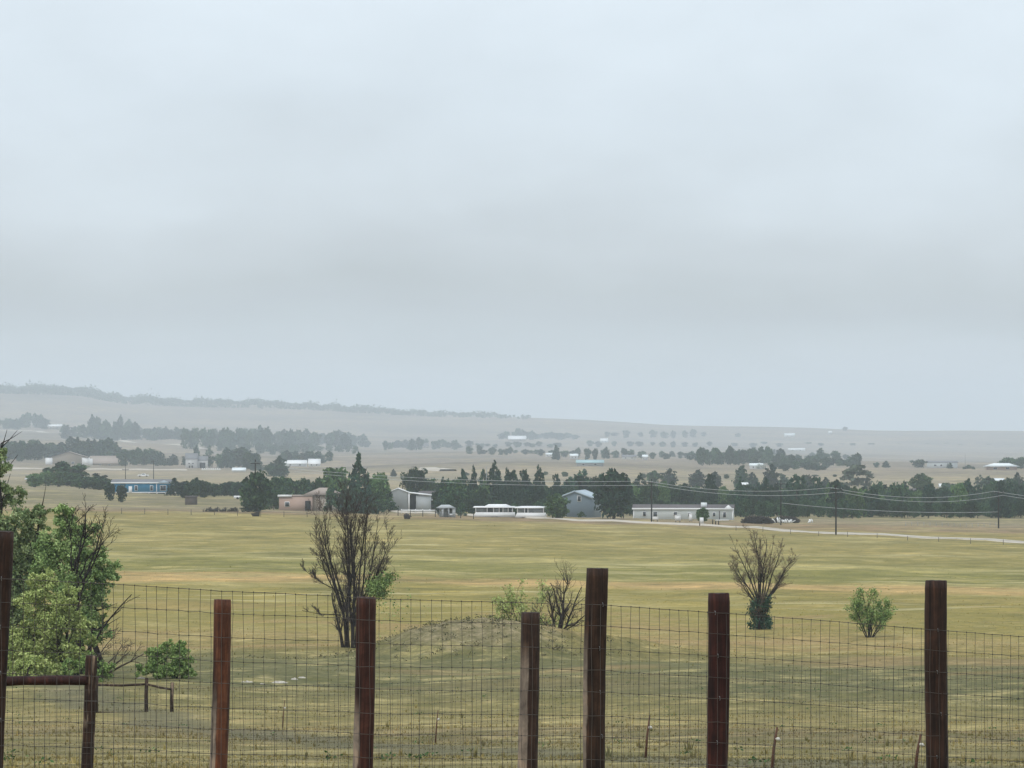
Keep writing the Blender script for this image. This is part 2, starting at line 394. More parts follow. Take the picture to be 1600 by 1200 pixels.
# ------------------------------------------------------------------ mesh helpers
def mk_mesh(name, V, faces, mats, fmi=None):
    """faces: list of arrays (n,3) or (n,4); fmi: material index per array"""
    me = bpy.data.meshes.new(name)
    V = np.asarray(V, np.float32)
    me.vertices.add(len(V)); me.vertices.foreach_set('co', V.ravel())
    faces = [np.asarray(f, np.int32) for f in faces if len(f)]
    tot = sum(len(f) for f in faces); nl = sum(f.size for f in faces)
    me.loops.add(nl); me.polygons.add(tot)
    me.loops.foreach_set('vertex_index', np.concatenate([f.ravel() for f in faces]))
    cnt = np.concatenate([np.full(len(f), f.shape[1], np.int32) for f in faces])
    st = np.concatenate([[0], np.cumsum(cnt)[:-1]]).astype(np.int32)
    me.polygons.foreach_set('loop_start', st)
    me.polygons.foreach_set('loop_total', cnt)
    for mm in mats: me.materials.append(MATS[mm])
    if fmi is not None:
        me.polygons.foreach_set('material_index', np.concatenate([np.full(len(f), k, np.int32) for f, k in zip(faces, fmi)]))
    me.update(calc_edges=True)
    return me
class MB:
    """collects boxes, prisms and tubes into one mesh"""
    def __init__(s): s.v = []; s.f3 = []; s.f4 = []; s.n = 0; s.poly = []
    def add(s, V, f3=(), f4=(), poly=()):
        V = np.asarray(V, float).reshape(-1, 3)
        s.v.append(V)
        if len(f3): s.f3.append(np.asarray(f3) + s.n)
        if len(f4): s.f4.append(np.asarray(f4) + s.n)
        for p in poly: s.poly.append([i + s.n for i in p])
        s.n += len(V); return s
    def box(s, x0, x1, y0, y1, z0, z1):
        V = [(x, y, z) for z in (z0, z1) for y in (y0, y1) for x in (x0, x1)]
        return s.add(V, f4=[(0,2,3,1),(4,5,7,6),(0,1,5,4),(2,6,7,3),(0,4,6,2),(1,3,7,5)])
    def hull8(s, lo, hi):
        """lo, hi: four corners each (same order round)"""
        return s.add(list(lo) + list(hi), f4=[(3,2,1,0),(4,5,6,7),(0,1,5,4),(1,2,6,5),(2,3,7,6),(3,0,4,7)])
    def tube(s, pts, rad, n=6, cap=True):
        pts = np.asarray(pts, float); k = len(pts)
        rad = np.broadcast_to(np.asarray(rad, float), (k,))
        tg = np.gradient(pts, axis=0)
        tg /= np.linalg.norm(tg, axis=1)[:, None] + 1e-9
        ref = np.array([0.31, 0.17, 0.93]); 
        if abs(tg[0] @ ref) > 0.9: ref = np.array([1.0, 0.1, 0])
        a = np.cross(tg, ref); a /= np.linalg.norm(a, axis=1)[:, None] + 1e-9
        b = np.cross(tg, a)
        th = np.arange(n) * 2 * PI / n
        V = pts[:, None] + rad[:, None, None] * (np.cos(th)[None, :, None] * a[:, None] + np.sin(th)[None, :, None] * b[:, None])
        i = np.arange(k - 1)[:, None] * n; j = np.arange(n)[None]; j2 = (j + 1) % n
        q = np.stack([i + j, i + j2, i + n + j2, i + n + j], -1).reshape(-1, 4)
        poly = [list(range(n))[::-1], list(range((k-1)*n, k*n))] if cap and n > 4 else []
        f4 = [q] + ([np.array([[3,2,1,0]]), np.array([[(k-1)*4 + z for z in range(4)]])] if cap and n == 4 else [])
        return s.add(V.reshape(-1, 3), f4=np.concatenate(f4), poly=poly)
    def mesh(s, name, mats):
        V = np.concatenate(s.v)
        fs = []
        if s.f3: fs.append(np.concatenate(s.f3))
        if s.f4: fs.append(np.concatenate(s.f4))
        by = {}
        for p in s.poly: by.setdefault(len(p), []).append(p)
        fs += [np.array(p) for p in by.values()]
        return mk_mesh(name, V, fs, mats)
def obj(name, me, parent=None, loc=None, mat=None):
    if isinstance(me, MB): me = me.mesh(name, [mat])
    o = bpy.data.objects.new(name, me); COL.objects.link(o)
    if parent is not None: o.parent = parent
    if loc is not None: o.location = loc
    return o
def tag(o, label=None, cat=None, group=None, kind=None):
    for k, v in (('label', label), ('category', cat), ('group', group), ('kind', kind)):
        if v: o[k] = v
    return o
def empty(name, loc, rz=0.0, label=None, cat=None, group=None):
    o = bpy.data.objects.new(name, None); COL.objects.link(o)
    o.location = loc; o.rotation_euler = (0, 0, rz)
    o.empty_display_size = 0.2
    return tag(o, label, cat, group)

# ------------------------------------------------------------------ ground sheet
ds = np.concatenate([[-60, -30, -12], np.linspace(0, 200, 140)[:-1], np.exp(np.linspace(math.log(200), math.log(330), 150))[:-1], np.exp(np.linspace(math.log(330), math.log(14000), 230))])
tt = np.linspace(-1, 1, 231); tt = np.sign(tt) * (0.35 * np.abs(tt) + 0.65 * np.abs(tt) ** 2.6)
wd = np.maximum(60, np.maximum(ds, 0) * 0.42 + 25)
X = wd[:, None] * tt[None]; Y = np.repeat(ds[:, None], len(tt), 1)
Z = terr(X, Y)
V = np.stack([X, Y, Z], -1).reshape(-1, 3)
nr, nc = X.shape
i = np.arange(nr - 1)[:, None] * nc; j = np.arange(nc - 1)[None]
Q = np.stack([i + j, i + j + 1, i + nc + j + 1, i + nc + j], -1).reshape(-1, 4)
me = mk_mesh('ground', V, [Q], ['prairie'])
me.polygons.foreach_set('use_smooth', np.ones(len(me.polygons), bool))
tag(obj('ground', me), 'rolling prairie of green and straw coloured grass falling away to the valley', kind='structure')

# ------------------------------------------------------------------ dirt road and far tracks: raised beds with sloping sides
def road(name, pts, width, label, lift=0.25, mat='pale_gravel'):
    pts = np.array(pts, float)
    seg = np.linalg.norm(np.diff(pts, axis=0), axis=1); s = np.concatenate([[0], np.cumsum(seg)])
    q = np.linspace(0, s[-1], max(12, int(s[-1] / 12)))
    px = np.interp(q, s, pts[:, 0]); py = np.interp(q, s, pts[:, 1])
    P = np.stack([px, py], 1); tg = np.gradient(P, axis=0); tg /= np.linalg.norm(tg, axis=1)[:, None]
    nn = np.stack([-tg[:, 1], tg[:, 0]], 1)
    rows = []
    zc = terr(px, py)
    for off, dz in ((-width/2 - 1.0, -0.5), (-width/2, lift), (width/2, lift), (width/2 + 1.0, -0.5)):
        A = P + nn * off
        z = terr(A[:, 0], A[:, 1]) + dz if dz < 0 else np.maximum(zc, terr(A[:, 0], A[:, 1])) + dz
        rows.append(np.stack([A[:, 0], A[:, 1], z], 1))
    V = np.stack(rows, 1).reshape(-1, 3); n = len(q)
    i = np.arange(n - 1)[:, None] * 4; j = np.arange(3)[None]
    Q = np.stack([i + j, i + j + 1, i + 4 + j + 1, i + 4 + j], -1).reshape(-1, 4)
    return tag(obj(name, mk_mesh(name, V, [Q], [mat])), label, kind='structure')
def at(u, v): return XY(u, find(u, v))
road('gravel_road', [at(618, 800), at(740, 806), at(860, 811), at(1000, 817), at(1100, 821), at(1200, 828), at(1306, 834), at(1450, 842), at(1700, 855)], 2.4,
     'pale gravel road along the far edge of the field')
road('gravel_road', [at(-80, 732), at(60, 733), at(180, 734), at(285, 735)], 9.0, 'pale gravel lane crossing in front of the tan roofed house', 0.6)
road('gravel_road', [at(-80, 671), at(60, 674), at(180, 686), at(320, 703)], 10.0, 'thin pale road running down the hazy slope', 0.8)
road('gravel_road', [at(668, 733), at(700, 736)], 8.0, 'short bright strip of bare track on the tan slope', 0.8)

# ------------------------------------------------------------------ grass tufts on the near slope
rg = np.random.default_rng(5)
def tufts(n, d0, d1, hmin, hmax, nb, wm=1.0):
    d = np.exp(rg.uniform(math.log(d0), math.log(d1), n))
    x = (rg.uniform(-250, 1850, n) - 800) * d / F
    keep = np.sin(x * 0.7 + np.sin(d * 0.31) * 2) + np.sin(d * 0.53 + x * 0.2) + rg.normal(0, 0.9, n) > -0.6
    d, x = d[keep], x[keep]; n = len(d)
    z = terr(x, d)
    h = rg.uniform(hmin, hmax, n) * np.exp(rg.normal(0, 0.25, n))
    c = np.repeat(np.stack([x, d, z - 0.02], 1), nb, 0)
    hh = np.repeat(h, nb) * rg.uniform(0.6, 1.1, n * nb)
    an = rg.uniform(0, 2 * PI, n * nb); r = hh * rg.uniform(0.05, 0.5, n * nb)
    off = np.stack([np.cos(an) * r * 0.5, np.sin(an) * r * 0.5, np.zeros_like(r)], 1)
    wv = np.stack([-np.sin(an), np.cos(an), np.zeros_like(an)], 1) * (hh * 0.09 * wm + 0.006)[:, None]
    tip = c + off * 2.4; tip[:, 2] += hh
    V = np.stack([c + off - wv, c + off + wv, tip], 1).reshape(-1, 3)
    return V
V = np.concatenate([tufts(45000, 38, 130, 0.02, 0.055, 7), tufts(26000, 100, 300, 0.04, 0.09, 5), tufts(500, 60, 260, 0.08, 0.16, 10), tufts(70000, 240, 880, 0.035, 0.085, 4, 2.5)])
me = mk_mesh('grass', V, [np.arange(len(V)).reshape(-1, 3)], ['grass_blades'])
tag(obj('grass', me), 'short dry and green prairie grass tufts', 'grass', kind='stuff')

# ------------------------------------------------------------------ trees
def leaf_quads(P, size, rng, up=0.0, asp=0.55):
    n = len(P)
    a = rng.normal(size=(n, 3)); a[:, 2] += up; a /= np.linalg.norm(a, axis=1)[:, None]
    b = rng.normal(size=(n, 3)); b -= a * (a * b).sum(1)[:, None]; b /= np.linalg.norm(b, axis=1)[:, None]
    s = size * rng.uniform(0.6, 1.4, n)[:, None]
    a = a * s; b = b * s * asp
    V = np.stack([P - a, P - b * 0.9, P + a, P + b], 1).reshape(-1, 3)
    return V, np.arange(4 * n).reshape(-1, 4)
def clump(rng, c, r, n, fl=1.0, shell=0.5):
    """points in an uneven blob"""
    d = rng.normal(size=(n, 3)); d /= np.linalg.norm(d, axis=1)[:, None]
    lump = 1 + 0.22 * np.sin(d @ rng.normal(size=3) * 4 + rng.uniform(0, 6)) + 0.18 * np.sin(d @ rng.normal(size=3) * 7)
    rr = (rng.uniform(shell, 1.0, n) * lump)[:, None]
    return np.asarray(c) + d * rr * np.array([r, r, r * fl])
def trunk_mb(rng, h, r, lean=0.0, fork=3):
    mb = MB()
    z = np.linspace(-0.6, h, 5)
    p = np.stack([lean * z + rng.normal(0, r * 0.3, 5), rng.normal(0, r * 0.3, 5), z], 1)
    mb.tube(p, np.linspace(r, r * 0.35, 5), 6)
    for _ in range(fork):
        k = rng.uniform(0.35, 0.8); a = rng.uniform(0, 2 * PI); s = np.array([lean * h * k, 0, h * k])
        e = s + np.array([math.cos(a), math.sin(a), 0.8]) * h * 0.3
        mb.tube([s, (s + e) / 2 + [0, 0, -0.05 * h], e], [r * 0.45, r * 0.3, r * 0.12], 5)
    return mb
def mk_tree_mesh(kind, seed, q=1.0):
    """crown points for a tree 10 m tall and about 10 m wide at unit scale"""
    rng = np.random.default_rng(seed); P = []
    if kind == 'pine':
        nlev = 11
        for k in range(nlev):
            t = k / (nlev - 1); z = 1.2 + 8.4 * t
            R = 3.9 * (1 - t ** 2.6) ** 0.7 * rng.uniform(0.75, 1.15) + 0.8
            nb = max(2, int(7 * (1 - t) + 2))
            a0 = rng.uniform(0, 6)
            for b in range(nb):
                a = a0 + b * 2 * PI / nb + rng.normal(0, 0.3); rr = R * rng.uniform(0.35, 0.95)
                P.append(clump(rng, (math.cos(a) * rr, math.sin(a) * rr, z + rng.normal(0, 0.3)), R * 0.27 + 0.35, int(24 * q), 0.7))
        P.append(clump(rng, (rng.normal(0, .5), 0, 9.1), 1.1, int(50 * q), 0.8))
        P.append(clump(rng, (0, 0, 4.2), 2.9, int(260 * q), 1.4))
    elif kind == 'spruce':
        nlev = 15
        for k in range(nlev):
            t = k / (nlev - 1); z = 0.8 + 9.0 * t
            R = 4.8 * (1 - t) ** 0.9 + 0.25
            nb = max(2, int(8 * (1 - t) + 2))
            for b in range(nb):
                a = rng.uniform(0, 2 * PI); rr = R * rng.uniform(0.5, 1.0)
                P.append(clump(rng, (math.cos(a) * rr, math.sin(a) * rr, z - rr * 0.12), R * 0.22 + 0.25, int(18 * q), 0.55))
        P.append(clump(rng, (0, 0, 4.0), 1.8, int(120 * q), 1.9))
    elif kind == 'round':
        for k in range(34):
            d = rng.normal(size=3); d /= np.linalg.norm(d); d[2] = abs(d[2]) if rng.random() < 0.72 else d[2] * 0.7
            rr = rng.uniform(0.45, 0.95)
            P.append(clump(rng, (d[0] * 3.7 * rr, d[1] * 3.7 * rr, 4.9 + d[2] * 4.1 * rr), rng.uniform(0.9, 1.6), int(38 * q), 0.8))
        P.append(clump(rng, (0, 0, 4.8), 2.8, int(220 * q), 1.1))
        P.append(clump(rng, (0, 0, 1.9), 3.0, int(260 * q), 0.65, 0.3))
        if False: pass
    elif kind == 'full':
        for k in range(60):
            d = rng.normal(size=3); d /= np.linalg.norm(d); rr = rng.uniform(0.5, 0.95)
            P.append(clump(rng, (d[0] * 3.6 * rr, d[1] * 3.6 * rr, 4.7 + d[2] * 4.4 * rr), rng.uniform(0.7, 1.5), int(46 * q), 0.8))
        P.append(clump(rng, (0, 0, 3.2), 3.2, int(420 * q), 0.95, 0.4))
    elif kind == 'loose':
        for k in range(40):
            d = rng.normal(size=3); d /= np.linalg.norm(d)
            rr = rng.uniform(0.5, 1.05)
            P.append(clump(rng, (d[0] * 3.9 * rr, d[1] * 3.9 * rr, 5.6 + d[2] * 3.9 * rr), rng.uniform(0.6, 1.2), int(26 * q), 0.75, 0.2))
    elif kind == 'bush':
        for k in range(26):
            a = rng.uniform(0, 2 * PI); rr = rng.uniform(0, 3.9)
            P.append(clump(rng, (math.cos(a) * rr, math.sin(a) * rr, rng.uniform(1.0, 8.0) * (1 - (rr / 5.2) ** 2)), rng.uniform(0.9, 1.7), int(40 * q), 0.9, 0.3))
    P = np.concatenate(P); P[:, 2] = np.maximum(P[:, 2], 0.15)
    return P, rng
PROTO = {}
def tree_meshes(kind, leafm, var, q, sz):
    key = (kind, leafm, var, q)
    if key not in PROTO:
        P, rng = mk_tree_mesh(kind, hash_(key), q)
        V, Qf = leaf_quads(P, sz, rng)
        cm = mk_mesh('crown', V, [Qf], [leafm])
        tm = trunk_mb(rng, 7.5 if kind != 'bush' else 3, 0.28, 0.0, 3).mesh('trunk', ['bark'])
        PROTO[key] = (cm, tm)
    return PROTO[key]
def hash_(key):
    h = 7
    for ch in str(key): h = (h * 31 + ord(ch)) % 1000003
    return h
rt = random.Random(11)
def tree(kind, leafm, u, vtop, wpx, vbase=None, d=None, name='tree', label='', group=None, cat='tree', q=1.0, small=False, lift=0.0):
    if d is None: d = find(u, vbase)
    x, y = XY(u, d)
    z = tz(x, y)
    vb = HOR + (EYE - z) * F / d
    H = max((vb - vtop) * d / F, 1.0) + lift; Wd = wpx * d / F
    far = d > 1500 or small
    qq = 0.6 if far else q
    cm, tm = tree_meshes(kind, leafm, rt.randrange(4 if not far else 3), qq, 0.72 if far else 0.5)
    sx = Wd / 7.6; sz_ = H / 10.0
    if far:
        o = tag(obj(name, cm, None, (x, y, z - 0.1)), label, cat, group)
        o.scale = (sx, sx, sz_); o.rotation_euler = (0, 0, rt.uniform(0, 6.28))
        return o
    e = empty(name, (x, y, z), rt.uniform(0, 6.28), label, cat, group)
    e.scale = (sx, sx, sz_)
    obj('trunk', tm, e); obj('crown', cm, e)
    return e

# --- bare branching trees
def branch(rng, p, d, L, r, lev, out, prm):
    n = prm['seg'][lev]; pts = [p]; rad = [r]; q = p.copy(); dr = d / np.linalg.norm(d)
    for k in range(n):
        dr = dr + rng.normal(0, prm['wob'][lev], 3) + np.array([0, 0, prm['up'][lev]])
        dr /= np.linalg.norm(dr); q = q + dr * L / n; pts.append(q.copy()); rad.append(r * (1 - 0.75 * (k + 1) / n))
        if lev + 1 < len(prm['seg']) and (k + 1) / n > prm['start'][lev]:
            for _ in range(rng.poisson(prm['kids'][lev] / n)):
                a = rng.normal(size=3); a -= dr * (a @ dr); a /= np.linalg.norm(a) + 1e-9
                ang = rng.uniform(*prm['ang'][lev])
                nd = dr * math.cos(ang) + a * math.sin(ang)
                branch(rng, q.copy(), nd, L * prm['len'][lev] * rng.uniform(0.5, 1.1) * (1.15 - 0.6 * k / n), max(rad[-1] * 0.6, prm['rmin']), lev + 1, out, prm)
    out.append((lev, np.array(pts), np.maximum(rad, prm['rmin'])))
def bare_tree(name, label, u, vb, stems, prm, seed, bark='dark_bark', twig='grey_twigs', d=None, cat='bare tree', yscale=1.0):
    """stems: (dx0 px, lean px at top, height px, radius m)"""
    rng = np.random.default_rng(seed)
    d = d or find(u, vb); x, y = XY(u, d); z = tz(x, y); s = d / F
    e = empty(name, (x, y, z - 0.15), 0, label, cat)
    tw = MB()
    tips = []
    for (dx, lean, h, r, *z0) in stems:
        out = []
        p = np.array([dx * s, rng.normal(0, 0.1 if z0 else 0.25), (z0[0] if z0 else 0.0) * s])
        v = np.array([lean * s, rng.normal(0, 0.35) * abs(h * s) * 0.35 * yscale, h * s])
        branch(rng, p, v, np.linalg.norm(v), r, 0, out, prm)
        st = MB()
        for lev, P, R in out:
            if lev == 0: st.tube(P, R, 7)
            else:
                (tw if lev > 1 else st).tube(P, R, 3 if lev > 1 else 5, cap=lev < 2)
                if lev > 1: tips.append(P)
        obj('limb', st, e, mat=bark)
    o = obj('twigs', tw, e, mat=twig); o['kind'] = 'stuff'
    return e, tips, s

PRM = dict(seg=[10, 7, 5, 4], wob=[0.045, 0.10, 0.14, 0.16], up=[0.025, 0.09, 0.09, 0.08], start=[0.22, 0.12, 0.1, 0], kids=[12, 8, 5, 0], ang=[(0.25, 0.6), (0.3, 0.8), (0.35, 0.9), (0, 0)], len=[0.36, 0.5, 0.55, 0], rmin=0.007)
# the multi-stemmed bare tree left of centre
rs = np.random.default_rng(3)
stems = [(-12, -5, 92, .12), (-5, 0, 105, .13), (4, 3, 100, .14), (12, 4, 88, .11), (-8, 3, 85, .10), (8, -2, 95, .10),
         (-3, -6, 218, .10), (3, 4, 222, .11), (8, 8, 212, .09), (-8, -12, 205, .085),
         (-14, -46, 128, .065, 62), (-12, -36, 142, .07, 62), (-9, -24, 150, .07, 60), (11, 24, 150, .07, 55), (14, 38, 138, .065, 55), (15, 48, 118, .055, 58),
         (-14, -56, 92, .045, 75), (15, 52, 78, .045, 60), (-15, -66, 18, .04, 92), (-15, -62, 2, .035, 55), (0, -12, 140, .07, 75), (5, 16, 145, .07, 70), (-5, 10, 140, .06, 72), (12, 56, 50, .04, 62)]
e, tips, s = bare_tree('bare_tree', 'tall dark bare tree of many upright stems beside the sandy mound', 548, 1012, stems, PRM, 21)
lf = np.concatenate([P[-2:] for P in tips if P[-1][0] > 1.2 and P[-1][2] < 4.6] + [rs.normal((2.4, 0, 3.0), (0.7, 0.8, 0.9), (60, 3))])
lf = np.repeat(lf, 4, 0) + rs.normal(0, 0.17, (len(lf) * 4, 3)); lf = lf[(lf[:, 2] > 0.1)]
Vq, Qq = leaf_quads(lf, 0.07, rs); obj('foliage', mk_mesh('foliage', Vq, [Qq], ['shrub_leaves']), e)['kind'] = 'stuff'
# right hand bare tree with juniper skirt
PR2 = dict(PRM, kids=[11, 8, 5, 0], wob=[0.07, 0.13, 0.17, 0.2], up=[0.02, 0.05, 0.06, 0.05], ang=[(0.35, 0.8), (0.4, 0.9), (0.4, 1.0), (0, 0)], rmin=0.006)
stems = [(0, -2, 62, .13), (2, 6, 60, .11), (-3, -6, 56, .10),
         (-3, -40, 50, .045, 40), (-2, -40, 74, .06, 42), (-2, -28, 88, .065, 45), (-1, -14, 100, .07, 45), (0, -4, 106, .07, 48), (1, 8, 104, .07, 45), (2, 20, 96, .065, 45), (3, 34, 84, .065, 42), (4, 48, 70, .06, 42), (4, 62, 50, .055, 40), (4, 56, 66, .05, 42),
         (-3, -34, 62, .05, 38), (3, 42, 40, .045, 40), (3, 26, 92, .05, 45), (-1, -22, 94, .05, 45)]
e, tips, s = bare_tree('bare_tree', 'bare brown fan-shaped tree with a dark evergreen bush round its foot', 1187, 984, stems, PR2, 8, 'dark_bark', 'tan_twigs')
P = np.concatenate([clump(rs, (rs.normal(0, .42) * (1.2 - .2 * z), rs.normal(0, .35), z), rs.uniform(.2, .55), 90, 1.2, 0.1) for z in np.linspace(0.15, 2.3, 60)]); P[:, 2] = np.maximum(P[:, 2], 0.05)
P = P[(np.abs(P[:, 0]) < 1.3)]
Vq, Qq = leaf_quads(P, 0.08, rs); obj('juniper_skirt', mk_mesh('juniper_skirt', Vq, [Qq], ['juniper_leaves']), e)['kind'] = 'stuff'
# small green tree on the right
PR3 = dict(seg=[6, 5, 4], wob=[0.06, 0.12, 0.15], up=[0.02, 0.05, 0.05], start=[0.15, 0.1, 0], kids=[9, 7, 0], ang=[(0.35, 0.9), (0.4, 1.0), (0, 0)], len=[0.5, 0.5, 0], rmin=0.007)
stems = [(-2, -22, 55, .05), (0, -10, 68, .06), (1, 3, 74, .06), (2, 14, 66, .05), (3, 24, 50, .05), (-2, -26, 38, .04), (3, 26, 34, .04)]
e, tips, s = bare_tree('green_tree', 'small bright green leafy tree alone in the open grass', 1358, 997, stems, PR3, 5, 'dark_bark', 'dark_bark', cat='tree')
lf = np.concatenate([P[1:] for P in tips] + [rs.normal((0, 0, 1.7), (0.55, 0.5, 0.7), (90, 3))]); lf = lf[lf[:, 2] > 0.65]
lf = np.repeat(lf, 4, 0) + rs.normal(0, 0.10, (len(lf) * 4, 3))
Vq, Qq = leaf_quads(lf, 0.06, rs); obj('foliage', mk_mesh('foliage', Vq, [Qq], ['shrub_leaves']), e)['kind'] = 'stuff'
# the two shrubs on the shoulder of the mound
dsh = 252.0
stems = [(-6, -42, 62, .04), (-3, -22, 74, .05), (0, -4, 78, .05), (3, 16, 74, .05), (6, 30, 60, .04), (-8, -50, 40, .03), (5, 40, 45, .03)]
e, tips, s = bare_tree('leafy_shrub', 'thin green-leaved shrub behind the short worn post', 828, 972, stems, PR3, 15, 'dark_bark', 'tan_twigs', d=dsh, cat='shrub')
lf = np.concatenate([P[-2:] for P in tips]); lf = np.repeat(lf, 4, 0) + rs.normal(0, 0.09, (len(lf) * 4, 3))
Vq, Qq = leaf_quads(lf, 0.065, rs); obj('foliage', mk_mesh('foliage', Vq, [Qq], ['willow_leaves']), e)['kind'] = 'stuff'
stems = [(-3, -18, 70, .08), (0, 6, 84, .08), (3, 24, 92, .09), (5, 38, 80, .08), (-4, -30, 42, .04), (6, 48, 50, .05), (2, 30, 40, .04)]
e, tips, s = bare_tree('bare_shrub', 'leafless dark shrub with crooked branches behind the tallest central post', 872, 982, stems, dict(PR3, wob=[0.16, 0.2, 0.2], kids=[10, 9, 0]), 33, 'dark_bark', 'grey_twigs', d=dsh - 4, cat='shrub')

# --- big leafy trees at the left edge
def leafy(name, label, u, vb, d, blobs, leafm, lsize, ntrunk, seed, per=1.0, bark='dark_bark', cat='tree', shell=0.15):
    """blobs: (u, v, radius px, depth offset m)"""
    rng = np.random.default_rng(seed)
    x, y = XY(u, d); z = tz(x, y); s = d / F
    e = empty(name, (x, y, z - 0.1), 0, label, cat)
    P = []; tb = MB()
    for k in range(ntrunk):
        bl = blobs[rng.integers(len(blobs))]
        p = np.array([rng.normal(0, 0.35), rng.normal(0, 0.3), 0.0]); r = rng.uniform(0.09, 0.2) * (0.35 if cat in ('bush', 'shrub') else 1)
        en = np.array([(bl[0] - u) * s, bl[3], (vb - bl[1]) * s])
        ks = np.linspace(0, 1, 8)[:, None]
        path = p + (en - p) * ks * (0.75 if cat in ('bush', 'shrub') else 1) + np.sin(ks * PI) * np.array([0, 0, 0.6]) + rng.normal(0, 0.12, (8, 3)) * ks
        tb.tube(path, np.linspace(r, 0.03, 8), 6)
        for _ in range(0 if cat in ('bush', 'shrub') else 5):
            i = rng.integers(3, 8); a = rng.normal(size=3); a[2] = abs(a[2]); a /= np.linalg.norm(a)
            tb.tube([path[i], path[i] + a * 0.6 + [0, 0, .1], path[i] + a * 1.3 + [0, 0, .3]], [0.035, 0.022, 0.01], 4)
    for bu, bv, br, dy in blobs:
        c = np.array([(bu - u) * s, dy, (vb - bv) * s]); R = br * s * 1.22
        ns = max(12, int(24 * R))
        for _ in range(ns):
            dd = rng.normal(size=3); dd /= np.linalg.norm(dd); dd *= rng.uniform(0.25, 1.0) * R * 0.8
            rr = R * rng.uniform(0.14, 0.32)
            P.append(clump(rng, c + dd * [1, 0.9, 0.95], rr, int(per * 1150 * rr * rr + 60), 0.85, shell))
    P = np.concatenate(P); P = P[P[:, 2] > 0.05]
    obj('trunk', tb, e, mat=bark)
    V, Qf = leaf_quads(P, lsize, rng)
    obj('crown', mk_mesh('crown', V, [Qf], [leafm]), e)
    return e
leafy('leafy_tree', 'tallest leafy tree at the left edge with grey-green leaves', -5, 1050, 212,
      [(-30, 745, 34, 0), (2, 730, 20, 0), (12, 775, 26, .5), (-40, 820, 55, 0), (10, 830, 42, -.5), (48, 812, 26, 0), (66, 800, 20, 0), (40, 860, 38, .5), (-20, 900, 55, 0), (20, 925, 42, 0), (-10, 985, 45, 0), (2, 705, 10, 0), (62, 845, 20, 0), (20, 960, 40, 0), (15, 1000, 40, 0), (45, 880, 34, 0)], 'grey_green_leaves', 0.075, 9, 41, 0.75, shell=0.05)
leafy('leafy_tree', 'dark green bushy tree with dead branches rising from its top', 132, 1042, 206,
      [(98, 800, 26, 0), (112, 812, 28, 0), (125, 835, 40, 0), (90, 850, 38, .4), (150, 868, 32, 0), (120, 890, 42, -.4), (160, 895, 22, 0), (92, 905, 28, 0), (142, 920, 30, 0), (100, 785, 18, 0), (172, 880, 18, 0), (125, 950, 34, .3), (150, 965, 26, .3), (112, 985, 34, .3), (75, 840, 24, .3), (70, 880, 26, .3)], 'elm_leaves', 0.07, 7, 42, 0.75, shell=0.05)
leafy('willow_tree', 'pale yellow-green willow in front of the dark leafy tree', 92, 1050, 196,
      [(70, 895, 28, 0), (55, 930, 34, 0), (35, 975, 26, 0), (105, 930, 32, -.4), (85, 960, 38, 0), (128, 960, 24, 0), (70, 995, 30, 0), (100, 1000, 26, -.4), (50, 965, 22, 0), (112, 905, 16, 0), (140, 985, 16, 0), (50, 1010, 30, 0), (85, 1020, 30, 0), (30, 1005, 24, 0), (120, 1015, 24, 0)], 'willow_leaves', 0.07, 6, 43, 0.75, shell=0.05)
leafy('leafy_shrub', 'low pale green shrub at the foot of the willow', 40, 1056, 190,
      [(30, 1030, 20, 0), (55, 1025, 22, 0), (78, 1036, 18, 0), (12, 1040, 16, 0), (45, 1042, 18, -.3)], 'willow_leaves', 0.075, 3, 44, 1.1, cat='shrub')
leafy('leafy_shrub', 'mid green shrub behind the horizontal log rail', 135, 1058, 192,
      [(115, 1035, 20, 0), (140, 1030, 22, 0), (165, 1036, 18, 0), (150, 1045, 16, -.3), (95, 1042, 16, 0)], 'shrub_leaves', 0.065, 3, 45, 1.2, cat='shrub')
leafy('green_bush', 'round bright green bush behind the small corral posts', 262, 1060, 197,
      [(245, 1032, 22, 0), (268, 1022, 24, 0), (285, 1036, 20, 0), (258, 1044, 20, -.3), (230, 1044, 18, 0), (294, 1044, 16, 0), (262, 1006, 14, 0), (240, 1018, 16, 0), (280, 1012, 16, 0), (275, 1046, 18, 0)], 'shrub_leaves', 0.06, 4, 46, 1.5, cat='bush')
PR4 = dict(seg=[7, 6, 4], wob=[0.12, 0.16, 0.2], up=[0.03, 0.06, 0.05], start=[0.3, 0.1, 0], kids=[7, 6, 0], ang=[(0.3, 0.8), (0.4, 1.0), (0, 0)], len=[0.45, 0.45, 0], rmin=0.009)
bare_tree('dead_tree', 'dead bare branches standing up out of the dark leafy tree', 118, 1042, [(0, 4, 175, .11), (-2, 12, 100, .06, 170), (2, 26, 92, .055, 165), (10, 52, 90, .06, 150), (14, 62, 62, .05, 160), (-6, -10, 80, .04, 170), (6, 40, 84, .045, 160), (0, 30, 160, .08)], dict(PR4, kids=[9, 7, 0]), 52, 'dark_bark', 'dark_bark', d=203.5)
bare_tree('dead_tree', 'low dead branches reaching out over the grass beside the willow', 138, 1008, [(0, 88, 55, .08), (2, 70, 40, .06), (0, 60, 62, .05), (0, 30, 75, .05)], dict(PR4, up=[-0.03, 0.02, 0.02]), 54, 'bark', 'grey_twigs', d=200)

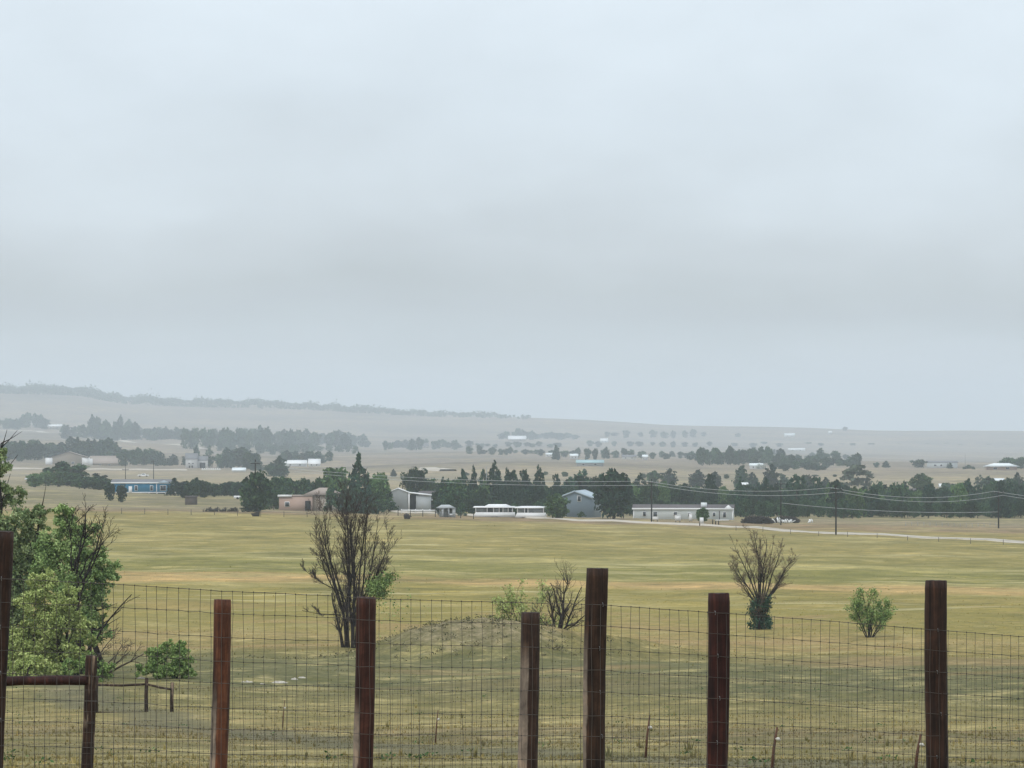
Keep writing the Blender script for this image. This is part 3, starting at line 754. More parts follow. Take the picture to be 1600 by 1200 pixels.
# ------------------------------------------------------------------ tree lists: (kind, leaf, u, top row, width px, base row, label)
K = {'p': ('pine', 'pine_needles'), 's': ('spruce', 'pine_needles'), 'd': ('round', 'dark_leaves'), 'g': ('round', 'green_leaves'),
     'l': ('loose', 'green_leaves'), 'y': ('loose', 'pale_leaves'), 'w': ('loose', 'blossom'), 'r': ('round', 'pine_needles'), 'b': ('bush', 'dark_leaves'), 'f': ('full', 'pine_needles'), 'e': ('full', 'dark_leaves'), 'h': ('full', 'green_leaves')}
NM = {'p': 'pine_tree', 's': 'spruce_tree', 'd': 'leafy_tree', 'g': 'leafy_tree', 'l': 'leafy_tree', 'y': 'leafy_tree', 'w': 'blossom_tree', 'r': 'round_tree', 'b': 'bush', 'f': 'pine_tree', 'e': 'leafy_tree', 'h': 'leafy_tree'}
named = [
 ('s', 561, 709, 46, 802, 'tallest dark conifer, rising straight behind the many-stemmed bare tree'),
 ('h', 592, 732, 42, 799, 'mid green leafy tree just right of the tallest dark conifer'),
 ('g', 522, 724, 48, 797, 'leafy tree left of the tallest dark conifer, behind the pink house'),
 ('d', 500, 742, 30, 796, 'dark leafy tree standing over the pink house roof'),
 ('d', 648, 721, 40, 788, 'big dark leafy tree behind the brown shed'),
 ('d', 672, 744, 34, 788, 'lower dark tree overlapping the brown shed roof'),
 ('e', 706, 742, 44, 802, 'broad dark tree between the brown shed and the brick wall'),
 ('p', 724, 734, 22, 800, 'slim pine standing behind the small grey shelter'),
 ('p', 740, 733, 17, 800, 'narrow dark pine at the end of the brick-walled shed'),
 ('p', 755, 734, 18, 800, 'narrow pine beside the pale pole behind the white stalls'),
 ('p', 772, 726, 26, 801, 'tallest pine behind the left white stall'),
 ('p', 802, 735, 24, 801, 'rounded pine behind the gap between the white stalls'),
 ('p', 820, 735, 22, 802, 'pine above the left end of the right white stall'),
 ('p', 842, 733, 24, 802, 'pointed pine above the right end of the white stalls'),
 ('p', 870, 742, 18, 803, 'slender pine at the left corner of the blue-grey barn'),
 ('r', 905, 733, 52, 800, 'wide dark tree behind the blue-grey barn roof'),
 ('f', 959, 725, 56, 812, 'largest near-black tree between the barn and the long white mobile home'),
 ('h', 870, 768, 40, 811, 'green bush crown covering the left side of the blue-grey barn'),
 ('d', 936, 740, 30, 802, 'dark tree tucked left of the near-black tree'),
 ('p', 1109, 742, 26, 803, 'dark pine standing over the chimney of the white mobile home'),
 ('p', 1245, 742, 34, 806, 'broad dome-topped pine in the belt beside the power pole'),
 ('p', 1278, 747, 26, 806, 'pine left of the tall power pole'),
 ('p', 1306, 750, 26, 807, 'pine directly behind the tall dark power pole'),
 ('p', 1197, 746, 18, 805, 'slender pine above the dark brush pile'),
 ('y', 1338, 721, 52, 770, 'pale grey-green tree rising above the evergreen belt'),
 ('d', 1371, 744, 26, 804, 'dark leafy tree at the foot of the pale grey-green tree'),
 ('d', 1405, 746, 34, 805, 'dark leafy tree left of the purple-roofed white house'),
 ('g', 1440, 737, 40, 782, 'rounded mid green tree behind the purple-roofed white house'),
 ('p', 1512, 754, 30, 806, 'dark tree right of the purple-roofed white house'),
 ('e', 402, 724, 44, 800, 'tall dark tree beside the crossed utility pole on the left'),
 ('d', 373, 696, 46, 731, 'dark leafy tree right of the white two-storey house'),
 ('b', 390, 782, 36, 800, 'low dark bush at the edge of the field below the tall dark tree'),
 ('g', 388, 752, 30, 798, 'green tree left of the pink house'),
 ('e', 104, 718, 70, 759, 'dark dome-shaped tree left of the blue house'),
 ('e', 152, 738, 40, 764, 'dark tree between the dome-shaped tree and the blue house'),
 ('d', 172, 750, 18, 783, 'thin trunked dark tree in front of the blue house end'),
 ('d', 190, 752, 18, 786, 'small dark tree overlapping the left end of the blue house'),
 ('h', 1097, 790, 22, 817, 'small round green tree in front of the long white mobile home'),
 ('b', 908, 797, 14, 809, 'brown-green bush at the foot of the blue-grey barn'),
]
for k, u, vt, wp, vb, lab in named:
    kd, lf_ = K[k]
    tree(kd, lf_, u, vt, wp, vb, None, NM[k], lab, None, 'bush' if k == 'b' else 'tree', q=1.0)
ORD = 'first second third fourth fifth sixth seventh eighth ninth tenth eleventh twelfth thirteenth fourteenth fifteenth sixteenth'.split()
def order(made, label):
    made.sort(key=lambda q: q.location.x / q.location.y)
    if 1 < len(made) <= 16:
        for k, o in enumerate(made):
            o['label'] = label + ', ' + (ORD[k] + ' from left' if k < len(made) - 1 else 'last on right')
def scatter(lst, rngseed, group, label, name='pine_tree'):
    made = []
    for k, u, vt, wp, vb in lst:
        kd, lf_ = K[k]
        made.append(tree(kd, lf_, u, vt, wp, vb, None, NM[k], label, group, 'bush' if k == 'b' else 'tree'))
    order(made, label)
def env(pts, u): return float(np.interp(u, [p[0] for p in pts], [p[1] for p in pts]))
def belt(u0, u1, step, tops, vb0, vb1, wid, kinds, group, label, jit=5, small=False):
    u = u0; made = []
    while u < u1:
        k = rt.choice(kinds); kd, lf_ = K[k]
        vt = env(tops, u) + rt.uniform(-jit, jit) - (jit * 1.6 if rt.random() < 0.14 else 0)
        made.append(tree(kd, lf_, u + rt.uniform(-3, 3), vt, rt.uniform(*wid), rt.uniform(vb0, vb1), None, NM[k], label, group, 'tree', small=small))
        u += step * rt.uniform(0.5, 1.5)
    order(made, label)
T1 = [(600, 760), (690, 752), (780, 748), (860, 752), (1000, 748), (1100, 755), (1160, 762), (1230, 760), (1330, 758), (1420, 762), (1500, 760), (1560, 752), (1640, 752)]
belt(690, 870, 13, T1, 796, 803, (18, 28), 'pprdeg', 'pines behind the white stalls', 'dark pine in the packed belt behind the two white stalls')
belt(868, 985, 11, T1, 796, 802, (18, 30), 'pprd', 'pines round the blue-grey barn', 'dark evergreen crowded round the blue-grey barn')
belt(985, 1155, 11, T1, 797, 803, (18, 28), 'pperdh', 'pines behind the long white mobile home', 'dark pine in the row behind the long white mobile home')
belt(1150, 1310, 12, T1, 799, 808, (18, 30), 'pprdeh', 'pines behind the brush pile', 'dark pine in the belt behind the brush pile')
belt(1310, 1430, 10, T1, 799, 809, (18, 32), 'pprdgh', 'pines right of the tall power pole', 'dark pine right of the tall power pole')
belt(1430, 1540, 10, T1, 799, 809, (18, 32), 'pprdhe', 'pines below the purple-roofed house', 'dark pine below the purple-roofed house')
belt(1540, 1640, 10, T1, 799, 809, (18, 32), 'pprdge', 'pines behind the brown field pole', 'dark pine behind the brown field pole')
belt(1150, 1240, 9, [(1150, 778), (1650, 782)], 806.5, 810, (14, 24), 'bd', 'low growth behind the brush piles', 'low dark bushy tree at the belt foot behind the brush piles', 4)
belt(1240, 1320, 9, [(1150, 778), (1650, 782)], 806.5, 810, (14, 24), 'bd', 'low growth by the tallest pole', 'low dark bushy tree at the belt foot by the tallest pole', 4)
belt(1320, 1430, 9, [(1150, 778), (1650, 782)], 806.5, 810, (14, 24), 'bd', 'low growth left of the purple-roofed house', 'low dark bushy tree at the belt foot left of the purple-roofed house', 4)
belt(1430, 1550, 9, [(1150, 778), (1650, 782)], 806.5, 810, (14, 24), 'bd', 'low growth under the purple-roofed house', 'low dark bushy tree at the belt foot under the purple-roofed house', 4)
belt(1550, 1650, 9, [(1150, 778), (1650, 782)], 806.5, 810, (14, 24), 'bd', 'low growth by the last pole', 'low dark bushy tree at the belt foot by the last pole', 4)
belt(690, 880, 15, [(690, 778), (880, 780)], 803, 807, (14, 24), 'bd', 'low growth behind the stalls', 'low dark bushy tree close behind the white stalls', 4)
belt(985, 1150, 12, [(985, 780), (1150, 782)], 804, 807, (14, 24), 'bd', 'low growth behind the mobile home', 'low dark bushy tree close behind the long mobile home', 4)
scatter([('d', 1022, 733, 26, 760), ('p', 1046, 733, 22, 758), ('p', 1090, 734, 24, 762), ('p', 1118, 737, 18, 762), ('p', 1159, 729, 24, 764), ('p', 1175, 738, 16, 764), ('p', 1205, 726, 22, 762), ('p', 1178, 745, 18, 766), ('d', 1262, 738, 24, 768), ('p', 1225, 742, 18, 764), ('p', 1290, 746, 16, 768)],
        1, 'hazier trees over the belt', 'greyer pine showing above the dark belt, set farther back')
scatter([('d', 1545, 742, 30, 770), ('d', 1575, 744, 30, 772), ('p', 1590, 738, 16, 768), ('d', 1480, 752, 20, 768), ('y', 1530, 740, 16, 765), ('d', 1605, 746, 26, 772)],
        2, 'trees below the hilltop ranch houses', 'greyish tree on the slope below the hilltop ranch houses')
for a_, b_, w_ in ((690, 860, 'behind the white stalls'), (985, 1150, 'behind the mobile home'), (1150, 1300, 'behind the brush pile'), (1300, 1440, 'right of the tallest pole'), (1440, 1540, 'under the purple-roofed house'), (1540, 1640, 'behind the last pole')):
    belt(a_, b_, 13, [(690, 758), (860, 760), (1100, 760), (1640, 762)], 797, 801, (28, 40), 'epe', 'back row of the belt ' + w_, 'broad dark tree in the back row ' + w_, 4)
# left of the pink house and hedge by the blue house
belt(274, 392, 9, [(274, 753), (310, 748), (345, 754), (392, 748)], 774, 780, (16, 26), 'efp', 'hedge right of the blue house', 'dark evergreen in the hedge right of the blue house', 3)
belt(418, 520, 10, [(418, 742), (445, 740), (470, 742), (520, 748)], 783, 794, (26, 38), 'ede', 'trees behind the pink house', 'dark tree in the cluster behind the pink house', 5)
belt(398, 445, 12, [(398, 765), (445, 762)], 795, 799, (20, 28), 'bd', 'bushes left of the pink house', 'dark bushy tree at the left end of the pink house', 4)
belt(520, 640, 12, [(520, 752), (640, 766)], 797, 801, (26, 36), 'eb', 'bushes behind the bare tree', 'dark bushy tree behind the many-stemmed bare tree', 4)
scatter([('p', 436, 714, 26, 745), ('d', 424, 722, 22, 745), ('p', 355, 700, 20, 732), ('d', 388, 704, 24, 734), ('d', 345, 706, 20, 731), ('p', 400, 708, 18, 736)], 3, 'trees round the white roofs on the left', 'grey-green tree by the white-roofed buildings on the left')
belt(58, 172, 14, [(58, 742), (104, 735), (172, 745)], 758, 766, (24, 36), 'eh', 'trees left of the blue house', 'dark leafy tree massed left of the blue house', 4)
belt(6, 66, 9, [(6, 696), (30, 690), (55, 684), (66, 690)], 716, 722, (20, 30), 'er', 'clump left of the tan house', 'dark tree in the clump left of the tan roofed house', 3)
belt(74, 190, 9, [(74, 692), (115, 686), (145, 680), (165, 686), (190, 696)], 712, 720, (20, 32), 'erp', 'clump behind the tan house', 'dark tree in the clump behind the tan roofed house', 4)
belt(195, 250, 9, [(195, 700), (222, 696), (250, 706)], 724, 729, (16, 24), 'dr', 'clump between the tan and white houses', 'dark tree between the tan house and the white two-storey house', 3)
scatter([('p', 251, 706, 14, 728), ('p', 271, 710, 14, 727), ('p', 307, 697, 12, 727), ('p', 292, 708, 14, 728), ('d', 325, 708, 20, 731), ('p', 262, 716, 12, 728)], 4, 'pines round the white house', 'small dark pine close to the white two-storey house')
# hazy middle distance
belt(-20, 72, 8, [(-20, 650), (20, 655), (45, 642), (70, 652)], 668, 672, (12, 20), 'dr', 'hazy grove at far left', 'faint blue-grey tree in the hazy grove above the far road', 3)
belt(100, 200, 9, [(100, 668), (150, 656), (200, 656), (240, 668), (300, 672)], 680, 688, (10, 18), 'dprd', 'upper hazy trees beyond the tan house', 'faint blue-grey tree, upper slope beyond the tan house', 4)
belt(200, 300, 9, [(100, 668), (150, 656), (200, 656), (240, 668), (300, 672)], 680, 688, (10, 18), 'dprd', 'upper hazy trees beyond the white two-storey house', 'faint blue-grey tree, upper slope beyond the white two-storey house', 4)
belt(150, 300, 11, [(150, 666), (300, 672)], 686, 692, (10, 18), 'dp', 'lower hazy trees over the tan house', 'faint blue-grey tree just above the thin pale road', 4)
belt(290, 365, 7, [(290, 668), (400, 668), (480, 672), (560, 680), (585, 690)], 696, 703, (12, 20), 'dprd', 'long hazy grove, left third', 'faint grey tree in the long hazy grove, left third', 3)
belt(365, 470, 7, [(290, 668), (400, 668), (480, 672), (560, 680), (585, 690)], 696, 703, (12, 20), 'dprd', 'long hazy grove, middle', 'faint grey tree in the long hazy grove, middle', 3)
belt(470, 585, 9, [(290, 668), (400, 668), (480, 672), (560, 680), (585, 690)], 696, 703, (12, 20), 'dprd', 'long hazy grove, right third', 'faint grey tree in the long hazy grove, right third', 3)
belt(330, 440, 12, [(330, 690), (560, 694)], 705, 712, (10, 18), 'drb', 'hazy trees under the grove left half', 'faint grey tree below the long hazy grove left half', 4)
belt(440, 560, 12, [(330, 690), (560, 694)], 705, 712, (10, 18), 'drb', 'hazy trees under the grove right half', 'faint grey tree below the long hazy grove right half', 4)
belt(440, 520, 12, [(440, 704), (520, 704)], 720, 726, (14, 22), 'dp', 'trees by the far white roofs', 'hazy tree beside the far white roofs', 4)
belt(600, 722, 8, [(600, 688), (680, 686), (720, 694)], 699, 704, (8, 14), 'dpr', 'hazy trees at the far farm', 'faint tree beside the far pinkish farm buildings', 3)
belt(735, 870, 12, [(735, 699), (870, 702)], 708, 714, (8, 15), 'dr', 'hazy trees left of the far white sheds', 'faint tree in the row along the crest of the tan slope', 3)
belt(870, 950, 10, [(870, 702), (935, 697), (960, 702), (1060, 706), (1120, 706)], 714, 719, (9, 15), 'dpr', 'row on the tan crest over the teal-roofed barn', 'hazy tree on the tan crest over the teal-roofed barn', 3)
belt(950, 1040, 10, [(870, 702), (935, 697), (960, 702), (1060, 706), (1120, 706)], 714, 719, (9, 15), 'dpr', 'row on the tan crest over the near-black tree', 'hazy tree on the tan crest over the near-black tree', 3)
belt(1040, 1120, 10, [(870, 702), (935, 697), (960, 702), (1060, 706), (1120, 706)], 714, 719, (9, 15), 'dpr', 'row on the tan crest over the mobile home', 'hazy tree on the tan crest over the mobile home', 3)
belt(1080, 1200, 11, [(1080, 704), (1180, 702), (1240, 710), (1340, 706)], 717, 723, (10, 18), 'dpr', 'hazy trees left of the blossoming trees', 'hazy tree left of the blossoming trees', 3)
belt(1200, 1340, 11, [(1080, 704), (1180, 702), (1240, 710), (1340, 706)], 717, 723, (10, 18), 'dpr', 'hazy trees right of the blossoming trees', 'hazy tree right of the blossoming trees', 3)
belt(1210, 1290, 8, [(1210, 722), (1290, 724)], 731, 738, (12, 18), 'dr', 'grey trees before the pale houses', 'grey-green tree in the dark strip before the far pale houses', 3)
scatter([('w', 1200, 707, 20, 722), ('w', 1214, 709, 16, 723), ('w', 1190, 724, 18, 734), ('w', 1268, 715, 10, 724)], 5, 'pale trees among the far houses', 'whitish blossoming tree among the far pale houses')
belt(785, 905, 9, [(785, 674), (815, 671), (840, 676), (905, 676)], 684, 688, (10, 18), 'dr', 'faint trees by the bright roof', 'very faint tree beside the bright white roof on the far slope', 3)
belt(950, 1100, 15, [(950, 672), (1100, 674)], 682, 686, (9, 16), 'dr', 'faint trees on the far slope', 'very faint lone tree on the bare far slope', 3)
scatter([('d', 1305, 702, 14, 720), ('d', 1153, 676, 10, 684), ('d', 1320, 666, 9, 674)], 6, 'faint lone trees', 'very faint single tree standing apart on the far right slope')
scatter([('d', 1436, 716, 24, 731)], 7, None, 'dark rounded tree left of the hilltop long white house')
scatter([('p', 1484, 723, 8, 732)], 7, None, 'tiny dark pine against the hilltop long white house')
scatter([('b', 1513, 724, 16, 733)], 7, None, 'low bush right of the hilltop long white house')
scatter([('d', 1369, 721, 10, 731)], 7, None, 'small round tree left of a pair on the tan hilltop skyline')
scatter([('p', 1384, 720, 10, 731)], 7, None, 'small pointed tree right of a pair on the tan hilltop skyline')
scatter([('d', 1575, 712, 26, 733), ('d', 1592, 712, 26, 733), ('d', 1610, 712, 26, 733)], 7, 'grove at the hilltop ranch house', 'grey tree in the grove behind the pinkish hilltop ranch house')
scatter([('p', 615, 733, 8, 745), ('b', 628, 742, 8, 747)], 7, 'pair on the tan slope', 'small dark tree alone on the bare tan slope')
belt(1095, 1210, 9, [(1095, 700), (1210, 698)], 724, 728, (12, 20), 'de', 'hazy thicket left of the blossoming trees', 'hazy leafy thicket tree below the blossoming trees', 4)
belt(1215, 1345, 9, [(1215, 712), (1345, 716)], 727, 731, (12, 20), 'de', 'hazy thicket right of the blossoming trees', 'hazy leafy tree under the narrow white house', 4)
belt(700, 880, 13, [(700, 690), (880, 692)], 697, 702, (8, 15), 'dr', 'faint trees above the tan crest', 'very faint tree on the slope below the bright far roof', 3)
belt(920, 1120, 17, [(920, 688), (1120, 690)], 696, 700, (7, 14), 'dr', 'faint trees right of the bright roof', 'very faint tree on the open far slope right of the bright roof', 1.5)
belt(1150, 1590, 34, [(1150, 690), (1590, 696)], 693, 700, (7, 14), 'dr', 'faint shrubs on the bare right slope', 'very faint shrub on the bare far right slope', 1.5)
belt(730, 1340, 40, [(730, 735), (1340, 740)], 742, 748, (7, 13), 'de', 'shrubs on the tan slope', 'small dark shrub on the tan slope behind the belt', 3)
# far wood on the ridge: one mass
rr_ = np.random.default_rng(77)
PP = []
for u in np.arange(-250, 860, 2.2):
    dens = np.interp(u, [-250, 170, 200, 560, 720, 860], [1, 1, 0.7, 0.75, 0.45, 0.0])
    gr = 0.55 + 0.45 * math.sin(u * 0.11 + 2 * math.sin(u * 0.037)) + 0.2 * math.sin(u * 0.41)
    for dd0 in (9950, 10250, 10420, 10580):
        if rr_.random() < dens:
            uu = u + rr_.uniform(-1.5, 1.5); x, y = XY(uu, dd0); z = tz(x, y)
            h = rr_.uniform(6.5, 14.5) * (0.55 + 0.75 * gr) * (1.35 if rr_.random() < 0.08 else 1) * np.interp(u, [0, 600, 860], [1.1, 0.95, 0.6])
            p = rr_.normal(size=(22, 3)) * [h * 0.34, h * 0.3, h * 0.22] + [x, y, z + h * 0.5]
            PP.append(p)
PP = np.concatenate(PP)
V, Qf = leaf_quads(PP, 2.4, rr_, asp=0.8)
tag(obj('distant_wood', mk_mesh('distant_wood', V, [Qf], ['dark_leaves'])), 'faint wooded crest along the top of the hazy ridge', 'woodland', kind='stuff')

# ------------------------------------------------------------------ buildings
def build(name, label, cat, u, vb, W_, D, H, rise=1.2, ridge='x', wall='white_paint', roof='brown_roof', wins=(), doors=(), rot=0.0, over=0.4, d=None, chimney=None, skirt=None, base=0.0, trim=None, kind='gable', group=None):
    d = d or find(u, vb); x, y = XY(u, d)
    z = min(tz(x - W_ / 2, y), tz(x + W_ / 2, y), tz(x, y)) - 0.05
    z = max(z, tz(x, y) - 0.9)
    e = empty(name, (x, y + D / 2, z), rot, label, cat, group)
    zb = base if base else -0.8
    mb = MB(); hw, hd = W_ / 2, D / 2
    if kind == 'gable' and ridge == 'x':
        mb.add([(-hw,-hd,zb),(hw,-hd,zb),(hw,hd,zb),(-hw,hd,zb),(-hw,-hd,H),(hw,-hd,H),(hw,hd,H),(-hw,hd,H),(-hw,0,H+rise),(hw,0,H+rise)],
               f4=[(0,1,5,4),(2,3,7,6),(3,2,1,0)], poly=[(1,2,6,9,5),(3,0,4,8,7)])
    elif kind == 'gable':
        mb.add([(-hw,-hd,zb),(hw,-hd,zb),(hw,hd,zb),(-hw,hd,zb),(-hw,-hd,H),(hw,-hd,H),(hw,hd,H),(-hw,hd,H),(0,-hd,H+rise),(0,hd,H+rise)],
               f4=[(1,2,6,5),(3,0,4,7),(3,2,1,0)], poly=[(0,1,5,8,4),(2,3,7,9,6)])
    else:
        mb.box(-hw, hw, -hd, hd, zb, H)
    obj('wall', mb, e, mat=wall)
    rb = MB(); th = 0.14; o = over
    if kind == 'gable' and ridge == 'x':
        k = rise / hd
        for sgn in (-1, 1):
            a = [(-hw-o, sgn*(hd+o), H-k*o), (hw+o, sgn*(hd+o), H-k*o), (hw+o, 0, H+rise), (-hw-o, 0, H+rise)]
            rb.hull8([(p[0], p[1], p[2]+0.01) for p in a], [(p[0], p[1], p[2]+th) for p in a])
    elif kind == 'gable':
        k = rise / hw
        for sgn in (-1, 1):
            a = [(sgn*(hw+o), -hd-o, H-k*o), (sgn*(hw+o), hd+o, H-k*o), (0, hd+o, H+rise), (0, -hd-o, H+rise)]
            rb.hull8([(p[0], p[1], p[2]+0.01) for p in a], [(p[0], p[1], p[2]+th) for p in a])
    elif kind == 'hip':
        r = min(hw, hd) * 0.9
        lo = [(-hw-o,-hd-o,H),(hw+o,-hd-o,H),(hw+o,hd+o,H),(-hw-o,hd+o,H)]
        hi = [(-hw+r,-0.1,H+rise),(hw-r,-0.1,H+rise),(hw-r,0.1,H+rise),(-hw+r,0.1,H+rise)]
        rb.hull8(lo, hi)
    elif kind == 'shed':
        rb.hull8([(-hw-o,-hd-o,H+.01),(hw+o,-hd-o,H+.01),(hw+o,hd+o,H+rise),(-hw-o,hd+o,H+rise)], [(-hw-o,-hd-o,H+.16),(hw+o,-hd-o,H+.16),(hw+o,hd+o,H+rise+.15),(-hw-o,hd+o,H+rise+.15)])
    else:
        rb.box(-hw-o, hw+o, -hd-o, hd+o, H+.01, H+.22)
    ro = obj('roof', rb, e, mat=roof)
    if trim:
        if ridge == 'x' or kind != 'gable':
            obj('eave_board', MB().box(-hw-o, hw+o, -hd-o-.09, -hd-o-.01, H-.28, H+.12), e, mat=trim)
            obj('corner_board', MB().box(-hw-.03, -hw+.22, -hd-.05, -hd-.004, zb, H-.3), e, mat=trim)
            obj('corner_board', MB().box(hw-.22, hw+.03, -hd-.05, -hd-.004, zb, H-.3), e, mat=trim)
        else:
            k = rise / hw
            for sgn in (-1, 1):
                A = (sgn*(hw+o), H-k*o); B = (0, H+rise)
                y0, y1 = -hd-o-.09, -hd-o-.01
                obj('verge_board', MB().hull8([(A[0],y0,A[1]-.16),(B[0],y0,B[1]-.16),(B[0],y1,B[1]-.16),(A[0],y1,A[1]-.16)], [(A[0],y0,A[1]+.22),(B[0],y0,B[1]+.22),(B[0],y1,B[1]+.22),(A[0],y1,A[1]+.22)]), e, mat=trim)
    for (wx, wz, ww, wh) in wins:
        fr = obj('window', MB().box(wx-ww/2-.12, wx+ww/2+.12, -hd-.06, -hd-.004, wz-wh/2-.12, wz+wh/2+.12), e, mat='white_paint')
        obj('pane', MB().box(wx-ww/2, wx+ww/2, -hd-.09, -hd-.062, wz-wh/2, wz+wh/2), fr, mat='window_glass')
    for (dx, dw, dh, dm) in doors:
        obj('door', MB().box(dx-dw/2, dx+dw/2, -hd-.08, -hd-.004, zb*0.3, dh), e, mat=dm)
    if chimney:
        cx, cw, ch = chimney
        obj('chimney', MB().box(cx-cw/2, cx+cw/2, -cw/2, cw/2, H+rise*0.6, H+rise+ch), ro, mat='tan_siding' if cw > .8 else 'grey_shelter')
    if skirt:
        obj('skirting', MB().box(-hw+.1, hw-.1, -hd+.1, hd-.1, -0.9, zb - .003), e, mat=skirt)
    return e
def px(w, d): return w * d / F
# long white mobile home
dm = find(1070, 811); e = build('mobile_home', 'long white single-storey mobile home with a brown roof beyond the field', 'house', 1069, 811, px(156, dm), 5.0, px(18, dm), 0.75, 'x', 'pale_siding', 'brown_roof',
    wins=[(-8.6, 1.35, .6, .9), (-6.2, 1.25, .8, 1.1), (-1.7, 1.4, .7, .7), (6.9, 1.3, .5, .8), (9.2, 1.2, .6, 1.1), (1.4, 1.2, .5, .7)], doors=[(8.1, .16, 2.0, 'brown_roof')], trim='white_paint', rot=-0.10, over=.25, skirt='pale_siding')
# roof cooler box
o = MB().box(3.9, 5.2, -1.6, -.4, px(18, dm) + .2, px(18, dm) + 1.3); obj('cooler_box', o, e, mat='pale_siding')
# gabled end porch
pm = MB(); h0 = px(18, dm)
obj('porch_gable', MB().add([(9.0,-2.62,h0-.1),(11.1,-2.62,h0-.1),(10.05,-2.62,h0+.85),(9.0,-2.52,h0-.1),(11.1,-2.52,h0-.1),(10.05,-2.52,h0+.85)], f3=[(0,1,2),(5,4,3)], f4=[(0,3,4,1),(1,4,5,2),(2,5,3,0)]), e, mat='white_paint')
# blue house
db = find(223, 771); e = build('blue_house', 'bright blue mobile home with white trim and a low gable at its right end', 'house', 223, 771, px(96, db), 6.0, px(18, db) , 0.8, 'x', 'blue_siding', 'grey_roof',
    wins=[(-5.9, 1.8, .7, 1.3), (-1.9, 1.8, .7, 1.3), (2.6, 1.8, .7, 1.3), (6.0, 1.8, 1.6, 1.4)], doors=[(-3.6, 1.0, 2.3, 'white_paint'), (4.1, .22, 3.1, 'white_paint')], trim='white_paint', base=0.35, skirt='dark_opening', over=.3)
obj('base_board', MB().box(-px(48, db), px(48, db), -3.07, -3.004, .36, .62), e, mat='white_paint')
obj('gable_porch', MB().add([(4.3,-3.4,3.2),(8.3,-3.4,3.2),(6.3,-3.4,4.1),(4.3,-2.9,3.2),(8.3,-2.9,3.2),(6.3,-2.9,4.1)], f3=[(0,1,2),(5,4,3)], f4=[(0,3,4,1),(1,4,5,2),(2,5,3,0)]), e, mat='blue_grey_roof')
for k in range(5): obj('step_post', MB().box(-3+2.4*k, -2.85+2.4*k, -3.3, -3.15, -.3, .5), e, mat='white_paint')
# pink house
dp = find(470, 798); e = build('pink_house', 'pink stuccoed house with a tan hipped roof behind the field edge', 'house', 462, 798, px(52, dp), 8, px(23, dp), .5, 'x', 'pink_stucco', 'tan_roof', wins=[(-2, 1.6, .9, 1.0)], doors=[(2.9, 1.3, 2.4, 'dark_opening')], kind='flat', over=.1)
obj('side_wing', MB().box(px(26, dp) + .02, px(70, dp), -3, 4, -.8, px(24, dp)), e, mat='tan_siding')
obj('hipped_roof', MB().hull8([(px(10, dp), -3.6, px(25, dp)), (px(74, dp), -3.6, px(25, dp)), (px(74, dp), 4.6, px(25, dp)), (px(10, dp), 4.6, px(25, dp))], [(px(36, dp), .3, px(36, dp)), (px(50, dp), .3, px(36, dp)), (px(50, dp), .7, px(36, dp)), (px(36, dp), .7, px(36, dp))]), e, mat='tan_roof')
obj('fascia', MB().box(-px(26, dp)-.3, -px(6, dp), -4.3, -4.15, px(22, dp), px(25.5, dp)), e, mat='white_paint')
# carport with white frame
dc = find(633, 799); e = build('grey_shed', 'pale grey open carport with a white front post and sloping white eaves', 'shed', 622, 799, px(30, dc), 5, px(30, dc), .9, 'y', 'grey_shelter', 'white_paint', over=.2)
c1, c2 = px(15, dc), px(50, dc)
obj('post', MB().box(c1 + .1, c1 + .45, -2.6, -2.3, -.3, px(30, dc)), e, mat='white_paint')
obj('bay_shade', MB().box(c1 + .5, c1 + 1.9, -2.2, 2.4, -.3, px(26, dc)), e, mat='dark_opening')  # solid block, painted near-black for the shade in the open bay
obj('bay_wall', MB().box(c1 + 1.95, c2, -2.3, 2.4, -.3, px(25, dc)), e, mat='grey_shelter')
obj('sloping_eave', MB().hull8([(c1, -2.7, px(29, dc)), (c2 + .2, -2.7, px(25, dc)), (c2 + .2, 2.6, px(25, dc)), (c1, 2.6, px(29, dc))], [(c1, -2.7, px(30.5, dc)), (c2 + .2, -2.7, px(26.5, dc)), (c2 + .2, 2.6, px(26.5, dc)), (c1, 2.6, px(30.5, dc))]), e, mat='white_paint')
# brown shed
build('brown_shed', 'dark reddish shed with a long grey-brown roof beside the carport', 'shed', 672, 799, px(32, dc), 7, px(18, dc), 1.9, 'x', 'red_brown_wall', 'brown_roof', doors=[(-.6, 1.4, 2.2, 'dark_opening')], trim='pale_siding', over=.3)
build('brick_shed', 'brown brick-walled shed with a sloping white roof edge beside the left stall', 'shed', 731, 800, px(21, dc), 5, px(23, dc), .3, 'y', 'brown_brick_wall', 'white_paint', kind='shed', over=.15)
# small grey shelter
e = empty('shelter', (*XY(697, find(697, 808)), tz(*XY(697, find(697, 808)))), 0.25, 'small grey open shelter with a shallow hipped roof left of the white stalls', 'shelter')
obj('roof', MB().hull8([(-1.9,-1.4,1.75),(1.9,-1.4,1.75),(1.9,1.4,1.75),(-1.9,1.4,1.75)], [(-.9,-.3,2.45),(.7,-.3,2.45),(.7,.3,2.45),(-.9,.3,2.45)]), e, mat='grey_shelter')
for a, b in ((-1.2, -.8), (.1, .45), (1.15, 1.75)): obj('pillar', MB().box(a, b, -1.2, -.9, -.3, 1.745), e, mat='grey_shelter')
obj('back_wall', MB().box(-1.2, 1.7, .9, 1.1, -.3, 1.745), e, mat='grey_shelter')
obj('opening_shade', MB().box(.47, 1.13, -.6, .85, .6, 1.7), e, mat='dark_opening'); obj('trough', MB().box(.5, 1.1, -1.3, -.7, .25, .55), e, mat='white_paint')  # the dark block paints in the shade between the pillars
